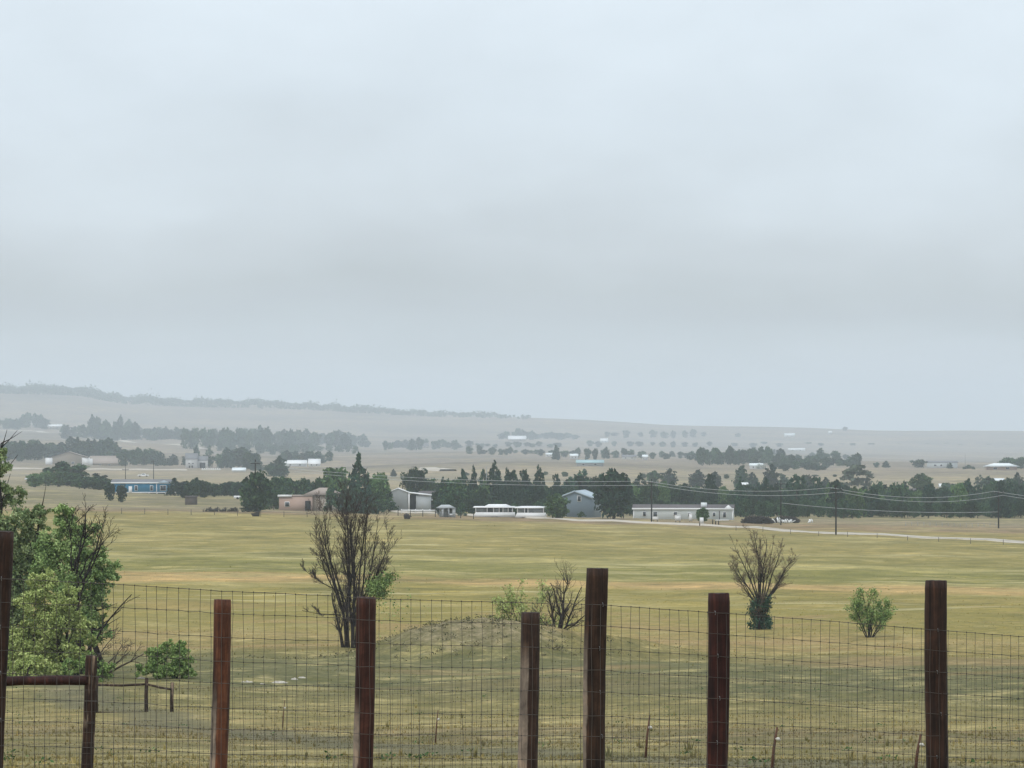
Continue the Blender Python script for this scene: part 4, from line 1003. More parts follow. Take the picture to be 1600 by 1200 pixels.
# white stalls
def stall(u, wpx, label, vb, panes, rot, crown):
    d = find(u, vb); x, y = XY(u, d); z = tz(x, y) - .1
    e = empty('food_stall', (x, y, z), rot, label, 'trailer', 'white trailers with window bands')
    hw = px(wpx, d) / 2; D = 2.4
    obj('lower_body', MB().hull8([(-hw-.15,-D/2,.18),(hw+.05,-D/2,.18),(hw+.05,D/2,.18),(-hw-.15,D/2,.18)], [(-hw+.25,-D/2+.1,1.15),(hw-.05,-D/2+.1,1.15),(hw-.05,D/2-.1,1.15),(-hw+.25,D/2-.1,1.15)]), e, mat='bright_panel')
    obj('interior', MB().box(-hw+.5, hw-.35, -.5, .9, 1.16, 2.05), e, mat='weathered_board')
    n = len(panes)
    for k, (a, b, m_) in enumerate(panes):
        xa, xb = -hw + .35 + a * (2*hw-.6), -hw + .35 + b * (2*hw-.6)
        obj('pane', MB().box(xa + .1, xb - .1, -D/2+.14, -D/2+.18, 1.2, 2.0), e, mat=m_)
        obj('window_post', MB().box(xb - .09, xb + .09, -D/2+.08, -D/2+.24, 1.152, 2.1), e, mat='bright_panel')
    obj('window_post', MB().box(-hw + .22, -hw + .42, -D/2+.08, -D/2+.24, 1.152, 2.1), e, mat='bright_panel')
    obj('roof', MB().hull8([(-hw-.3,-D/2-.35,2.1),(hw+.2,-D/2-.35,2.1),(hw+.2,D/2+.2,2.1),(-hw-.3,D/2+.2,2.1)], [(-hw-.1,-D/2-.2,2.42),(hw+.1,-D/2-.2,2.42),(hw,D/2,2.42),(-hw,D/2,2.42)]), e, mat='bright_panel')
    obj('roof_crown', MB().hull8([(crown[0],-D/2+.1,2.425),(crown[1],-D/2+.1,2.425),(crown[1],D/2-.2,2.425),(crown[0],D/2-.2,2.425)], [(crown[0]+.9,-.5,2.425+crown[2]),(crown[1]-1.2,-.5,2.425+crown[2]),(crown[1]-1.2,.5,2.425+crown[2]),(crown[0]+.9,.5,2.425+crown[2])]), e, mat='bright_panel')
    for s_ in (-1, 1):
        for wx in (-.5, .5):
            wb = MB().tube([(wx, s_*(D/2-.25), .3), (wx, s_*(D/2-.05), .3)], .3, 12); obj('wheel', wb, e, mat='rubber')
stall(773, 63, 'left white trailer with the raised roof and a band of small windows', 808.5, [(0, .30, 'screen_pane'), (.30, .47, 'window_glass'), (.47, .62, 'screen_pane'), (.62, .72, 'window_glass'), (.72, .86, 'screen_pane'), (.86, .97, 'window_glass')], -0.05, (-2.2, 3.6, .42))
stall(830, 47, 'right white trailer with the flat roof and one long dark window', 809.5, [(0, .26, 'screen_pane'), (.26, .38, 'window_glass'), (.38, .95, 'screen_pane')], -0.05, (-3.0, 3.0, .12))
# blue-grey barn
dn = find(905, 808); build('metal_barn', 'tall blue-grey metal barn with its gable end facing the field', 'barn', 907, 808, px(52, dn), 14, px(31, dn), px(10, dn), 'y', 'blue_grey_metal', 'blue_grey_roof', wins=[(1.0, px(31, dn) - .2, .7, 1.1)], doors=[(-2.2, .5, 2.3, 'pale_siding')], rot=-0.18, trim='blue_grey_roof', over=.35)
# tan house and long tan roof on the left
dt = find(110, 726); build('tan_house', 'tan house with a low gable roof and white end panels', 'house', 107, 726, px(60, dt), 10, px(12, dt), px(9, dt), 'y', 'tan_siding', 'tan_roof', wins=[(-3, 1.6, 1.6, 1.2), (3, 1.6, 1.6, 1.2)], doors=[(px(27, dt), px(12, dt), px(12, dt), 'white_paint')], trim='brown_roof', over=.6)
build('white_shed', 'small square white shed left of the tan house', 'shed', 76, 726, px(10, dt), 3, px(10, dt), .3, 'x', 'white_paint', 'white_paint', kind='flat', over=0)
build('white_shed', 'stepped white shed at the right end of the tan house', 'shed', 138, 727, px(12, dt), 3, px(10, dt), .3, 'x', 'white_paint', 'white_paint', kind='flat', over=0)
build('tan_barn', 'long low tan barn with a broad tan roof right of the tan house', 'barn', 166, 728, px(52, dt), 14, px(5, dt), px(11, dt), 'x', 'tan_siding', 'tan_roof', over=.5, wins=[(-4, 1.0, 1.2, .6), (2, 1.0, 1.2, .6)])
# white two-storey house
dw = find(300, 731); build('white_house', 'white two-storey house with a grey roof and dark ground floor openings', 'house', 299, 731, px(18, dw), 7, px(15, dw), px(8, dw), 'x', 'bright_panel', 'grey_roof', wins=[(-1.4, 3.2, 1.1, .7), (1.0, 3.2, 1.1, .7)], doors=[(-1.2, .9, 1.6, 'dark_opening'), (.6, .9, 1.7, 'dark_opening')], over=.5)
e = build('white_porch', 'open white porch wing right of the two-storey white house', 'porch', 316, 731, px(16, dw), 5, px(13, dw), px(6, dw), 'x', 'bright_panel', 'grey_roof', doors=[(.2, px(9, dw), px(9, dw), 'dark_opening')], over=.4, d=dw + 4)  # near-black front panel paints the shade inside the porch
e = empty('rail_fence', (*XY(330, find(330, 735)), tz(*XY(330, find(330, 735)))), 0, 'white slatted rail fence below the white two-storey house', 'fence')
for k in range(9): obj('slat', MB().box(-5.6 + 1.3*k, -4.9 + 1.3*k, -.06, .06, -.3, 1.1), e, mat='white_paint')
obj('rail', MB().box(-5.8, 6.0, -.12, -.065, .35, .6), e, mat='white_paint')
# left white roofs, vehicles and other far buildings
build('white_roof_shed', 'low shed with a pale sloping roof right of the white rail fence', 'shed', 373, 737, px(26, 1800), 8, px(3, 1800), px(5, 1800), 'x', 'pale_siding', 'pale_siding', over=.4)
build('lean_to', 'small dark lean-to shed on the field edge right of the blue house', 'shed', 298, 789, px(17, 1100), 3.2, px(12, 1100), -px(7, 1100) * 0, 'x', 'weathered_board', 'brown_roof', kind='flat', over=.15)
far_list = [
 ('far_house', 'hazy white-roofed house behind the pink house', 'house', 462, 729, 34, 5, 5, 'pale_siding', 'white_paint'),
 ('far_house', 'hazy house with a bright gable beside the white-roofed one', 'house', 491, 729, 18, 5, 7, 'pale_siding', 'white_paint'),
 ('far_barn', 'faint far barn with a bright white roof on the open slope', 'barn', 808, 690, 28, 4, 5, 'tan_siding', 'bright_panel'),
 ('far_house', 'tiny bright roof right of the far white-roofed barn', 'house', 944, 692, 12, 3, 4, 'pale_siding', 'white_paint'),
 ('far_barn', 'long hazy barn with a pale teal roof behind the belt', 'barn', 922, 728, 42, 6, 4, 'grey_shelter', 'teal_roof'),
 ('far_house', 'hazy pinkish farmhouse left of the far farm trees', 'house', 636, 698, 26, 5, 4, 'pink_stucco', 'tan_roof'),
 ('far_house', 'hazy brownish farm building beside the pinkish farmhouse', 'house', 660, 700, 20, 4, 4, 'tan_siding', 'brown_roof'),
 ('far_house', 'faint pale house right of the hazy grove at far left', 'house', 85, 671, 22, 5, 3, 'tan_siding', 'white_paint'),
 ('far_house', 'faint tan roofed house on the far left slope', 'house', 120, 673, 22, 5, 4, 'pale_siding', 'tan_roof'),
 ('far_house', 'small white shed in the row of trees along the tan crest', 'house', 897, 717, 12, 5, 3, 'white_paint', 'pale_siding'),
 ('far_house', 'long low white house in the row along the tan crest', 'house', 983, 718, 22, 4, 3, 'white_paint', 'grey_roof'),
 ('far_house', 'small white house at the right of the tan crest row', 'house', 1008, 719, 8, 5, 3, 'white_paint', 'pale_siding'),
 ('far_house', 'tiny white house left of the crest row', 'house', 858, 714, 10, 4, 2, 'white_paint', 'pale_siding'),
 ('far_house', 'small pale house between the blossoming trees', 'house', 1222, 722, 14, 6, 3, 'white_paint', 'pale_siding'),
 ('far_house', 'pale house below the blossoming trees', 'house', 1182, 733, 20, 6, 3, 'white_paint', 'pale_siding'),
 ('far_house', 'narrow bright white house right of the blossoming trees', 'house', 1268, 723, 9, 8, 3, 'white_paint', 'grey_roof'),
 ('far_house', 'tiny pale house high on the far slope right of centre', 'house', 1234, 683, 16, 3, 3, 'white_paint', 'pale_siding'),
 ('far_house', 'tiny white speck of a house near the right ridge crest', 'house', 1297, 679, 5, 3, 2, 'white_paint', 'white_paint'),
 ('far_house', 'small pale building glimpsed between pines left of the pale tree', 'house', 1165, 766, 18, 7, 4, 'white_paint', 'white_paint'),
 ('far_house', 'long low pale building low on the far right slope', 'house', 1245, 704, 26, 2, 2, 'white_paint', 'white_paint'),
 ('far_house', 'pale house glimpsed below the pinkish hilltop house', 'house', 1562, 758, 14, 7, 3, 'white_paint', 'pale_siding'),
 ('far_house', 'white cabin showing between trees at the left of the field', 'house', 1475, 766, 12, 5, 4, 'white_paint', 'white_paint'),
]
for nm, lb, ct, u, vb, wp, hp, rp, wl, rf in far_list:
    d = find(u, vb); Wm = px(wp, d)
    build(nm, lb, ct, u, vb, Wm, max(5, Wm * 0.45), px(hp, d), px(rp, d), 'x', wl, rf, over=.4, wins=[(-Wm * .25, px(hp, d) * .55, Wm * .09, px(hp, d) * .3), (Wm * .2, px(hp, d) * .55, Wm * .09, px(hp, d) * .3)], d=d)
# hilltop houses
dh = find(1472, 731)
build('hilltop_house', 'long white house on the tan hilltop with a thin dark roof line', 'house', 1473, 731, px(46, dh), 8, px(9, dh), px(2, dh), 'x', 'pale_siding', 'grey_roof', wins=[(-5, 1.9, 1.6, .9), (-1, 1.9, 1.2, .9), (5, 1.9, 1.6, .9)], over=.5)
dh = find(1565, 734)
build('hilltop_house', 'pinkish ranch house with a low pale hipped roof below the hilltop grove', 'house', 1566, 735, px(46, dh), 9, px(6, dh), px(5, dh), 'x', 'pink_stucco', 'pale_siding', wins=[(-4, 1.2, 2.0, .9), (3, 1.2, 2.0, .9)], over=1.6, kind='hip')
# purple-roofed house in the belt
dq = find(1452, 783)
build('white_house', 'white house with a long purplish grey roof showing over the belt trees', 'house', 1452, 786, px(54, dq), 8, px(15, dq), px(6, dq), 'x', 'white_paint', 'brown_roof', wins=[(-3, 1.8, 1.3, 1.1), (2, 1.8, 1.5, 1.1)], over=.5)
# trees in front of it
scatter([('b', 1446, 776, 16, 800), ('b', 1462, 780, 16, 802), ('b', 1480, 778, 14, 801), ('b', 1424, 772, 16, 799)], 9, 'bushes before the purple-roofed house', 'dark bush in front of the purple-roofed white house')

# vehicles
def pickup(u, vb, label, L=5.4, rot=0.0, mat='vehicle_paint'):
    d = find(u, vb); x, y = XY(u, d)
    e = empty('parked_car', (x, y, tz(x, y)), rot, label, 'car')
    obj('body', MB().hull8([(-L/2,-.9,.35),(L/2,-.9,.35),(L/2,.9,.35),(-L/2,.9,.35)], [(-L/2,-.85,1.0),(L/2-.1,-.85,.95),(L/2-.1,.85,.95),(-L/2,.85,1.0)]), e, mat=mat)
    obj('cabin', MB().hull8([(-.9,-.8,1.002),(1.3,-.8,1.002),(1.3,.8,1.002),(-.9,.8,1.002)], [(-.6,-.65,1.6),(.7,-.65,1.6),(.7,.65,1.6),(-.6,.65,1.6)]), e, mat=mat)
    obj('side_window', MB().hull8([(-.7,-.815,1.05),(1.0,-.815,1.05),(1.0,-.75,1.05),(-.7,-.75,1.05)], [(-.5,-.70,1.5),(.6,-.70,1.5),(.6,-.64,1.5),(-.5,-.64,1.5)]), e, mat='window_glass')
    for wx in (-L*.31, L*.31):
        for sy in (-.85, .85):
            obj('wheel', MB().tube([(wx, sy-.1, .33), (wx, sy+.1, .33)], .33, 12), e, mat='rubber')
pickup(50, 751, 'pale car parked left of the dark dome-shaped tree')
pickup(224, 745, 'white car parked behind the blue house', mat='white_paint')
pickup(381, 781, 'white car parked at the right end of the evergreen hedge', mat='white_paint')
pickup(410, 782, 'white car between the hedge and the pink house', mat='white_paint')
pickup(285, 773, 'white car beside the dark lean-to shed', 4.6, mat='white_paint')
# yard things in front of the mobile home
def box_thing(name, cat, label, u, vb, w_, h_, mat, dep=.8, legs=True):
    d = find(u, vb); x, y = XY(u, d)
    e = empty(name, (x, y, tz(x, y)), 0.1, label, cat)
    hw = px(w_, d) / 2; H = px(h_, d)
    obj('body', MB().hull8([(-hw*.94,-dep/2,.25),(hw*.94,-dep/2,.25),(hw*.94,dep/2,.25),(-hw*.94,dep/2,.25)], [(-hw,-dep/2,H-.08),(hw,-dep/2,H-.08),(hw,dep/2,H-.08),(-hw,dep/2,H-.08)]), e, mat=mat)
    obj('lid', MB().box(-hw-.05, hw+.05, -dep/2-.05, dep/2+.05, H-.077, H), e, mat=mat)
    for sx_ in (-1, 1): obj('leg', MB().box(sx_*hw*.7-.06, sx_*hw*.7+.06, -.1, .1, -.2, .249), e, mat='weathered_board')
    return e
box_thing('white_bin', 'bin', 'square white bin on legs in front of the mobile home', 1059, 815.5, 9, 11, 'white_paint')
box_thing('white_bin', 'bin', 'leaning white panel box beside the small round green tree', 1079, 815.5, 5, 13, 'white_paint', .4)
box_thing('white_cabinet', 'cabinet', 'low pale cabinet near the left end of the mobile home', 1024, 815, 9, 7, 'white_paint')
e = empty('notice_board', (*XY(1096, 850), tz(*XY(1096, 850))), 0, 'small white board on a dark post before the mobile home', 'sign')
dd_ = 850; obj('post', MB().box(-.45, -.25, -.05, .05, -.3, 1.0), e, mat='utility_wood'); obj('board', MB().box(-.35, .42, -.12, -.055, .55, 1.75), e, mat='white_paint')
e = empty('gate', (*XY(1122, find(1122, 821)), tz(*XY(1122, find(1122, 821)))), 0, 'pale horizontal gate bar between two short dark posts', 'gate')
for a in (-1.1, -.5, .1): obj('gate_post', MB().box(a-.1, a+.1, -.1, .1, -.3, 1.1), e, mat='utility_wood')
obj('gate_bar', MB().tube([(-.6, -.15, .95), (2.2, -.15, 1.0)], .09, 8), e, mat='white_paint')
# brush pile
def brush(name, label, u, vb, wp, hp, n, seed, cat, mat='brush_wood', fill=True):
    rng = np.random.default_rng(seed); d = find(u, vb); x, y = XY(u, d); hw = px(wp, d) / 2; H = px(hp, d)
    mb = MB()
    for _ in range(n):
        cx = rng.uniform(-hw, hw) * .9; top = H * (1 - (cx / hw) ** 4)
        c = np.array([cx, rng.uniform(-1, 1), rng.uniform(.1, max(.2, top))]); dr = rng.normal(size=3); dr[2] *= .5; dr /= np.linalg.norm(dr)
        L = rng.uniform(.4, 1.3); p = np.array([c - dr * L / 2, c + rng.normal(0, .08, 3), c + dr * L / 2]); p[:, 2] = np.maximum(p[:, 2], .02)
        if cat == 'weeds':
            hh = rng.uniform(.3, 1.0) * H * (0.4 + 0.6 * abs(math.sin(cx * 1.7 + seed)))
            b0 = np.array([cx, c[1] * .5, 0]); p = np.array([b0, b0 + [rng.normal(0, .08), 0, hh * .6], b0 + [rng.normal(0, .2), 0, hh]])
        mb.tube(p, rng.uniform(.03, .09), 4)
    return tag(obj(name, mb, None, (x, y, tz(x, y)), mat), label, cat, kind='stuff' if n > 60 else None)
e = brush('brush_pile', 'long dark heap of cut branches right of the mobile home', 1183, 819, 50, 11, 900, 4, 'brush pile')
brush('brush_pile', 'dark low heap of branches behind the white junk', 1228, 817, 44, 9, 500, 14, 'brush pile')
brush('dead_weeds', 'dark dead weed stalks along the left field edge', 345, 800, 62, 8, 170, 6, 'weeds')
brush('dead_weeds', 'dark clump of dead weeds below the pink house', 400, 808, 12, 9, 90, 7, 'weeds')
brush('dead_weeds', 'small dark weed clump by the carport fence', 636, 812, 10, 9, 70, 8, 'weeds')
for u, lb in ((1217, 'white figure-like heap of junk beside the dark brush pile'), (1226, 'small white junk heap right of the taller one'), (1235, 'curved white junk piece farthest right of three'), (1265, 'lone white pipe heap right of the brush pile')):
    d = find(u, 819); x, y = XY(u, d); rng = np.random.default_rng(u); mb = MB()
    for _ in range(7):
        c = np.array([rng.normal(0, .3), rng.normal(0, .2), .15]); a = rng.normal(0, .5); h = rng.uniform(.4, 1.3 if u == 1217 else .9)
        mb.tube([c, c + [a * .4, 0, h * .6], c + [a, .1, h]], [.12, .1, .07], 6)
    tag(obj('junk_heap', mb, None, (x, y, tz(x, y)), 'white_paint'), lb, 'junk')

# poles and lines
def pole(u, vb, vt, label, mat='utility_wood', cross=True, d=None, r=.17, group=None):
    d = d or find(u, vb); x, y = XY(u, d); z = tz(x, y); H = (HOR + (EYE - z) * F / d - vt) * d / F
    e = empty('utility_pole', (x, y, z), 0.25, label, 'utility pole', group)
    obj('pole', MB().tube([(0,0,-.5),(0.02,0,H*.5),(0,0,H)], [r, r*.85, r*.65], 8), e, mat=mat)
    if cross:
        obj('crossarm', MB().box(-1.1, 1.1, -r-.1, -r-.004, H-.9, H-.74), e, mat=mat)
        for xx in (-1.0, 0.0, 1.0): obj('insulator', MB().tube([(xx, -r-.05, H-.738), (xx, -r-.05, H-.5)], .06, 6), e, mat='pale_pole')
    return np.array([x, y, z + H - .55])
A = pole(1018, 817, 748, 'dark utility pole in front of the left half of the long mobile home')
B = pole(1306, 836, 758, 'tallest dark utility pole, standing at the edge of the gravel road')
C_ = pole(1560, 825, 764, 'utility pole at the far side of the brown field')
D_ = pole(1220, 820, 750, 'utility pole behind the white junk heaps', r=.14)
E_ = pole(760, 800, 729, 'pale thin pole rising behind the left white trailer', 'pale_pole', False, r=.13)
G_ = pole(629, 799, 750, 'dark pole in front of the white carport', r=.13, cross=False)
H_ = pole(399, 800, 718, 'tall utility pole in front of the left dark tree', r=.2)
pole(240, 749, 718, 'dark pole behind the blue house', r=.2)
pole(499, 797, 757, 'short pole in front of the pink house roof', r=.12, cross=False)
pole(196, 760, 730, 'pole behind the left end of the blue house', r=.15)
pole(1508, 730, 710, 'thin mast beside the long white hilltop house', 'pale_pole', False, r=.2)
Lft = np.array([*XY(455, 1020), 0]); Lft[2] = EYE - (732 - HOR) * 1020 / F
Rgt = np.array([*XY(1700, 1000), 0]); Rgt[2] = EYE - (780 - HOR) * 1000 / F
def line(P0, P1, off, sag, lab, r=.034):
    k = np.linspace(0, 1, 15)[:, None]; P0 = P0 + off; P1 = P1 + off
    p = P0 + (P1 - P0) * k; p[:, 2] -= (4 * sag * k * (1 - k))[:, 0]
    tag(obj('power_line', MB().tube(p, r, 4, cap=False), mat='aluminium_cable'), lab, 'power line')
for off, nm in (((-.9, -.1, .1), 'upper'), ((.9, .1, -.75), 'lower')):
    off = np.array(off)
    line(Lft, A, off, 1.2, nm + ' cable running left from the mobile home pole')
    line(A, B, off, 1.3, nm + ' cable between the mobile home pole and the tallest pole')
    line(B, C_, off, 1.6, nm + ' cable between the tallest pole and the brown field pole')
    line(C_, Rgt, off, .5, nm + ' cable leaving the brown field pole to the right')
line(D_, C_, np.array([0, 0, -4.2]), .8, 'thin third cable low across the evergreen belt', .035)
# small fences of the far field
def post_row(name, label, p0, p1, n, h, mat, rail=True, r=.08):
    e = empty(name, (p0[0], p0[1], tz(*p0)), 0, label, 'fence'); z0 = tz(*p0); tops = []
    for k in range(n):
        f = k / (n - 1); x, y = p0[0] + (p1[0]-p0[0]) * f, p0[1] + (p1[1]-p0[1]) * f; z = tz(x, y) - z0
        obj('post', MB().tube([(x-p0[0], y-p0[1], z-.3), (x-p0[0], y-p0[1], z+h)], r, 5), e, mat=mat); tops.append((x-p0[0], y-p0[1]-r, z+h*.85))
    if rail:
        for dz in (0, -h*.4): obj('wire', MB().tube([(a, b, c+dz) for a, b, c in tops], .02, 3, cap=False), e, mat='fence_wire')
post_row('field_fence', 'line of thin white posts across the brown field', at(1415, 822), at(1556, 823), 16, .75, 'pale_pole', r=.05)
post_row('field_fence', 'thin dark fence posts along the gravel road', at(1150, 829), at(1620, 855), 11, .9, 'weathered_board', r=.05)
post_row('field_fence', 'dark fence posts along the left field edge', at(190, 803), at(480, 808), 9, 1.2, 'weathered_board', r=.06)
post_row('field_fence', 'dark posts before the carport', at(622, 806), at(740, 812), 7, 1.3, 'utility_wood')
e = empty('rail_fence', (*XY(660, find(660, 803)), tz(*XY(660, find(660, 803)))), -.12, 'low white board fence from the carport to the shelter', 'fence')
obj('rail', MB().box(-5.0, 3.6, -.05, .05, .35, .75), e, mat='white_paint')
for k in range(6): obj('post', MB().box(-5 + 1.65*k, -4.86 + 1.65*k, .052, .18, -.3, .9), e, mat='white_paint')

# ------------------------------------------------------------------ pale stones near the bush
rk = np.random.default_rng(9)
def stone(u, v, wp, hp, label, seed, name='pale_rock', mat='pale_stone'):
    rng = np.random.default_rng(seed); d = find(u, v); x, y = XY(u, d); w2 = px(wp, d) / 2; h = px(hp, d) * .75
    V = []; n = 12; rings = 5
    for k in range(rings):
        ph = k / (rings - 1) * PI / 2
        for j in range(n):
            a = j * 2 * PI / n; q = rng.uniform(.6, 1.2)
            V.append((math.cos(a) * math.cos(ph) * w2 * q + 0, math.sin(a) * math.cos(ph) * w2 * .9 * q, (math.sin(ph) * h) * rng.uniform(.5, 1.25) - .08))
    f4 = [(k*n+j, k*n+(j+1) % n, (k+1)*n+(j+1) % n, (k+1)*n+j) for k in range(rings-1) for j in range(n)]
    tag(obj(name, MB().add(V, f4=f4), None, (x, y, tz(x, y)), mat), label, 'rock')
stone(385, 1067, 26, 6, 'leftmost pale rock of the group right of the bush', 1)
stone(410, 1069, 16, 5, 'small pale rock between the two widest ones', 2)
stone(436, 1068, 34, 7, 'widest pale rock of the group on the grass', 3)
stone(460, 1064, 14, 7, 'pale rock at the right shoulder of the widest rock', 4)
stone(472, 1060, 18, 6, 'rightmost pale rock of the group', 5)
stone(221, 1060, 22, 6, 'pale rock behind the middle corral post', 6)
stone(258, 1126, 22, 4, 'flat pale stone left in the track', 7)
stone(285, 1129, 30, 3.5, 'flat pale stone in the middle of the track', 8)
stone(312, 1133, 24, 3.5, 'flat pale stone right in the track, by the rust red post', 9)
# dry stalks
for u, vt, vb, lb in ((443, 1095, 1138, 'dry stalk with a pale tip right of the rust red post'), (682, 1110, 1161, 'dry stalk with a pale tip between the two middle posts'), (1011, 1118, 1184, 'dark dry stalk between the tallest post and the deep red post'), (1209, 1136, 1203, 'dry stalk with a pale tip right of the deep red post'), (1433, 1148, 1206, 'dry stalk leaning beside the far right post')):
    d = find(u, min(vb, 1205)); x, y = XY(u, d); H = px(vb - vt, d)
    e = empty('dry_stalk', (x, y, tz(x, y)), 0, lb, 'plant')
    obj('stem', MB().tube([(-.03, 0, -.1), (0, .01, H*.5), (.04, 0, H)], [.022, .019, .012], 6), e, mat='dry_stem')
    obj('seed_head', MB().tube([(.04, 0, H*.68), (.05, 0, H*.72), (.05, 0, H*.76)], [.02, .04, .015], 6), e, mat='seed_head')
# small dark weeds on the near slope
cw = []
for k in range(260):
    rng = np.random.default_rng(5000 + k)
    x = MOUND[0] + rng.normal(0, 4.6); y = MOUND[1] + rng.normal(-1.5, 4.5)
    c = rng.normal(0, .13, (14, 3)) * rng.uniform(.5, 1.3); c[:, 2] = np.abs(c[:, 2]) * .8 + .02
    cw.append(c + [x, y, tz(x, y)])
V, Qf = leaf_quads(np.concatenate(cw), .055, np.random.default_rng(44))
tag(obj('ground_cover', mk_mesh('ground_cover', V, [Qf], ['mound_weeds'])), 'low scrubby weeds growing over the sandy mound', 'weeds', kind='stuff')
cw = []
for k in range(90):
    u, v = rt.uniform(0, 1600), rt.uniform(1060, 1198)
    d = find(u, v); x, y = XY(u, d); rng = np.random.default_rng(900 + k)
    c = rng.normal(0, .05, (12, 3)); c[:, 2] = np.abs(c[:, 2]) * .7 + .02; c[:, 0] *= 1.8
    cw.append(c + [x, y, tz(x, y)])
V, Qf = leaf_quads(np.concatenate(cw), .03, np.random.default_rng(4))
tag(obj('weeds', mk_mesh('weeds', V, [Qf], ['green_leaves'])), 'scattered low weeds on the near grass slope', 'weeds', kind='stuff')

# ------------------------------------------------------------------ corral rails at about 150 m
dcor = find(229, 1113)
e = empty('corral_fence', (*XY(229, dcor), tz(*XY(229, dcor))), 0, 'small distant corral corner of three dark posts joined by thin poles', 'fence')
ox, oy, oz = e.location
def P3(u, v, d): return np.array([(u-800)*d/F - ox, d - oy, EYE - (v-HOR)*d/F - oz])
for u, vt, vb in ((151, 1056, 1113), (229, 1059, 1114), (269, 1066, 1119)):
    dd = dcor
    obj('post', MB().tube([P3(u, vb + 6, dd), P3(u - .5, (vt+vb)/2, dd), P3(u + .5, vt, dd)], [.07, .065, .06], 8), e, mat='worn_brown_timber')
obj('rail', MB().tube([P3(153, 1070, dcor-.1), P3(190, 1071, dcor-.1), P3(227, 1069, dcor-.1)], .045, 6), e, mat='worn_brown_timber')
obj('rail', MB().tube([P3(230, 1069, dcor-.1), P3(250, 1074, dcor-.1), P3(268, 1077, dcor-.1)], .04, 6), e, mat='worn_brown_timber')
obj('fallen_pole', MB().tube([P3(154, 1113, dcor-.2), P3(190, 1113.5, dcor-.2), P3(227, 1113, dcor-.2)], .035, 6), e, mat='worn_brown_timber')

# ------------------------------------------------------------------ timber posts
def post_mesh(r, H, seed, taper=0.04, sweep=(0, 0)):
    """round post with an uneven hewn surface, a saw-cut top and checks; local origin at its top centre, H long"""
    rng = np.random.default_rng(seed); n, k = 28, 46
    th = np.arange(n) * 2 * PI / n; z = np.linspace(0, -H, k)
    ph = rng.uniform(0, 6, 6)
    R = r * (1 + taper * (-z[:, None] / H) + .035 * np.sin(2 * th + ph[0] + z[:, None] * 1.3) + .02 * np.sin(3 * th + ph[1] - z[:, None] * 2.3)
             + .018 * np.sin(7 * th + ph[2] + z[:, None] * 5) + .01 * np.sin(z[:, None] * 31 + ph[3] + 2*th) + rng.normal(0, .006, (k, n)))
    for _ in range(3):                                     # drying checks
        j = rng.integers(n); a, b = sorted(rng.integers(0, k, 2)); R[a:b, j] *= .93
    cx = sweep[0] * np.sin(-z / H * PI) + .006 * np.sin(-z * 3 + ph[4]); cy = np.zeros_like(z)
    V = np.stack([cx[:, None] + R * np.cos(th), cy[:, None] + R * np.sin(th), np.repeat(z[:, None], n, 1) + rng.normal(0, .0012, (k, n))], -1).reshape(-1, 3)
    V = np.vstack([V, V[:n].mean(0) + [0, 0, .002]])
    V[:n, :2] *= .97
    i = np.arange(k-1)[:, None] * n; j = np.arange(n)[None]; j2 = (j+1) % n
    Qf = np.stack([i+n+j, i+n+j2, i+j2, i+j], -1).reshape(-1, 4)
    T = np.array([(j_, (j_+1) % n, len(V)-1) for j_ in range(n)])
    return V, Qf, T
def wood_post(parent, name, ut, vt, ub, vb, d, wpx, mat, seed, label=None, cat=None, H=1.75, sweep=0):
    """top centre at (ut, vt), passing (ub, vb) lower down"""
    r = px(wpx, d) / 2
    top = np.array([(ut-800)*d/F, d, EYE-(vt-HOR)*d/F]); low = np.array([(ub-800)*d/F, d, EYE-(vb-HOR)*d/F])
    V, Qf, T = post_mesh(r, H, seed, sweep=(sweep, 0))
    me = mk_mesh(name, V, [Qf, T], [mat])
    me.polygons.foreach_set('use_smooth', np.array([True]*len(Qf) + [False]*len(T)))
    o = obj(name, me, parent)
    dr = (top - low); dr /= np.linalg.norm(dr)
    q = Vector((0, 0, 1)).rotation_difference(Vector(dr))
    o.rotation_mode = 'QUATERNION'; o.rotation_quaternion = q
    if parent is not None: top = top - np.array(parent.location)
    o.location = top
    if label: tag(o, label, cat)
    return o
# near wire fence: follows a line that recedes to the right
def fence_d(x): return 17.9 + (x + 2.17) / 4.63 * 2.4
vtop = [(-600, 890), (10, 903), (180, 911), (345, 922), (540, 930), (568, 933), (700, 937), (826, 940), (935, 943), (1106, 955), (1139, 957), (1300, 969), (1450, 982), (1600, 993), (2200, 1020)]
FX0, FX1 = -4.6, 5.2
org = (-2.17, 17.9, -1.0)
fence = empty('wire_fence', org, 0, 'near fence of square woven wire on dark timber posts crossing the whole view', 'fence')
step = 0.0508; lx = step * math.cos(math.atan2(2.4, 4.63))
xs = np.arange(FX0, FX1, lx)
def ztop(x):
    d = fence_d(x); u = 800 + F * x / d
    return EYE - (np.interp(u, [p[0] for p in vtop], [p[1] for p in vtop]) - HOR) * d / F
NR = 14; PIT = 0.1016
rw = np.random.default_rng(61)
JX = np.cumsum(rw.normal(0, .0012, (NR, len(xs))), 0) + rw.normal(0, .0011, (NR, len(xs)))
JZ = np.cumsum(rw.normal(0, .0009, (NR, len(xs))), 1) * .5 + rw.normal(0, .0012, (NR, len(xs)))
JZ[0] *= .4
zt = ztop(xs)
GP = np.stack([xs[None] + JX, fence_d(xs)[None] + JX * .5 + rw.normal(0, .001, (NR, len(xs))), zt[None] - PIT * np.arange(NR)[:, None] + JZ], -1) - np.array(org)
WR = .0011
for k in range(NR):
    obj('horizontal_wire', MB().tube(GP[k], WR * (1.25 if k == 0 else 1.0), 4, cap=False), fence, mat='fence_wire')
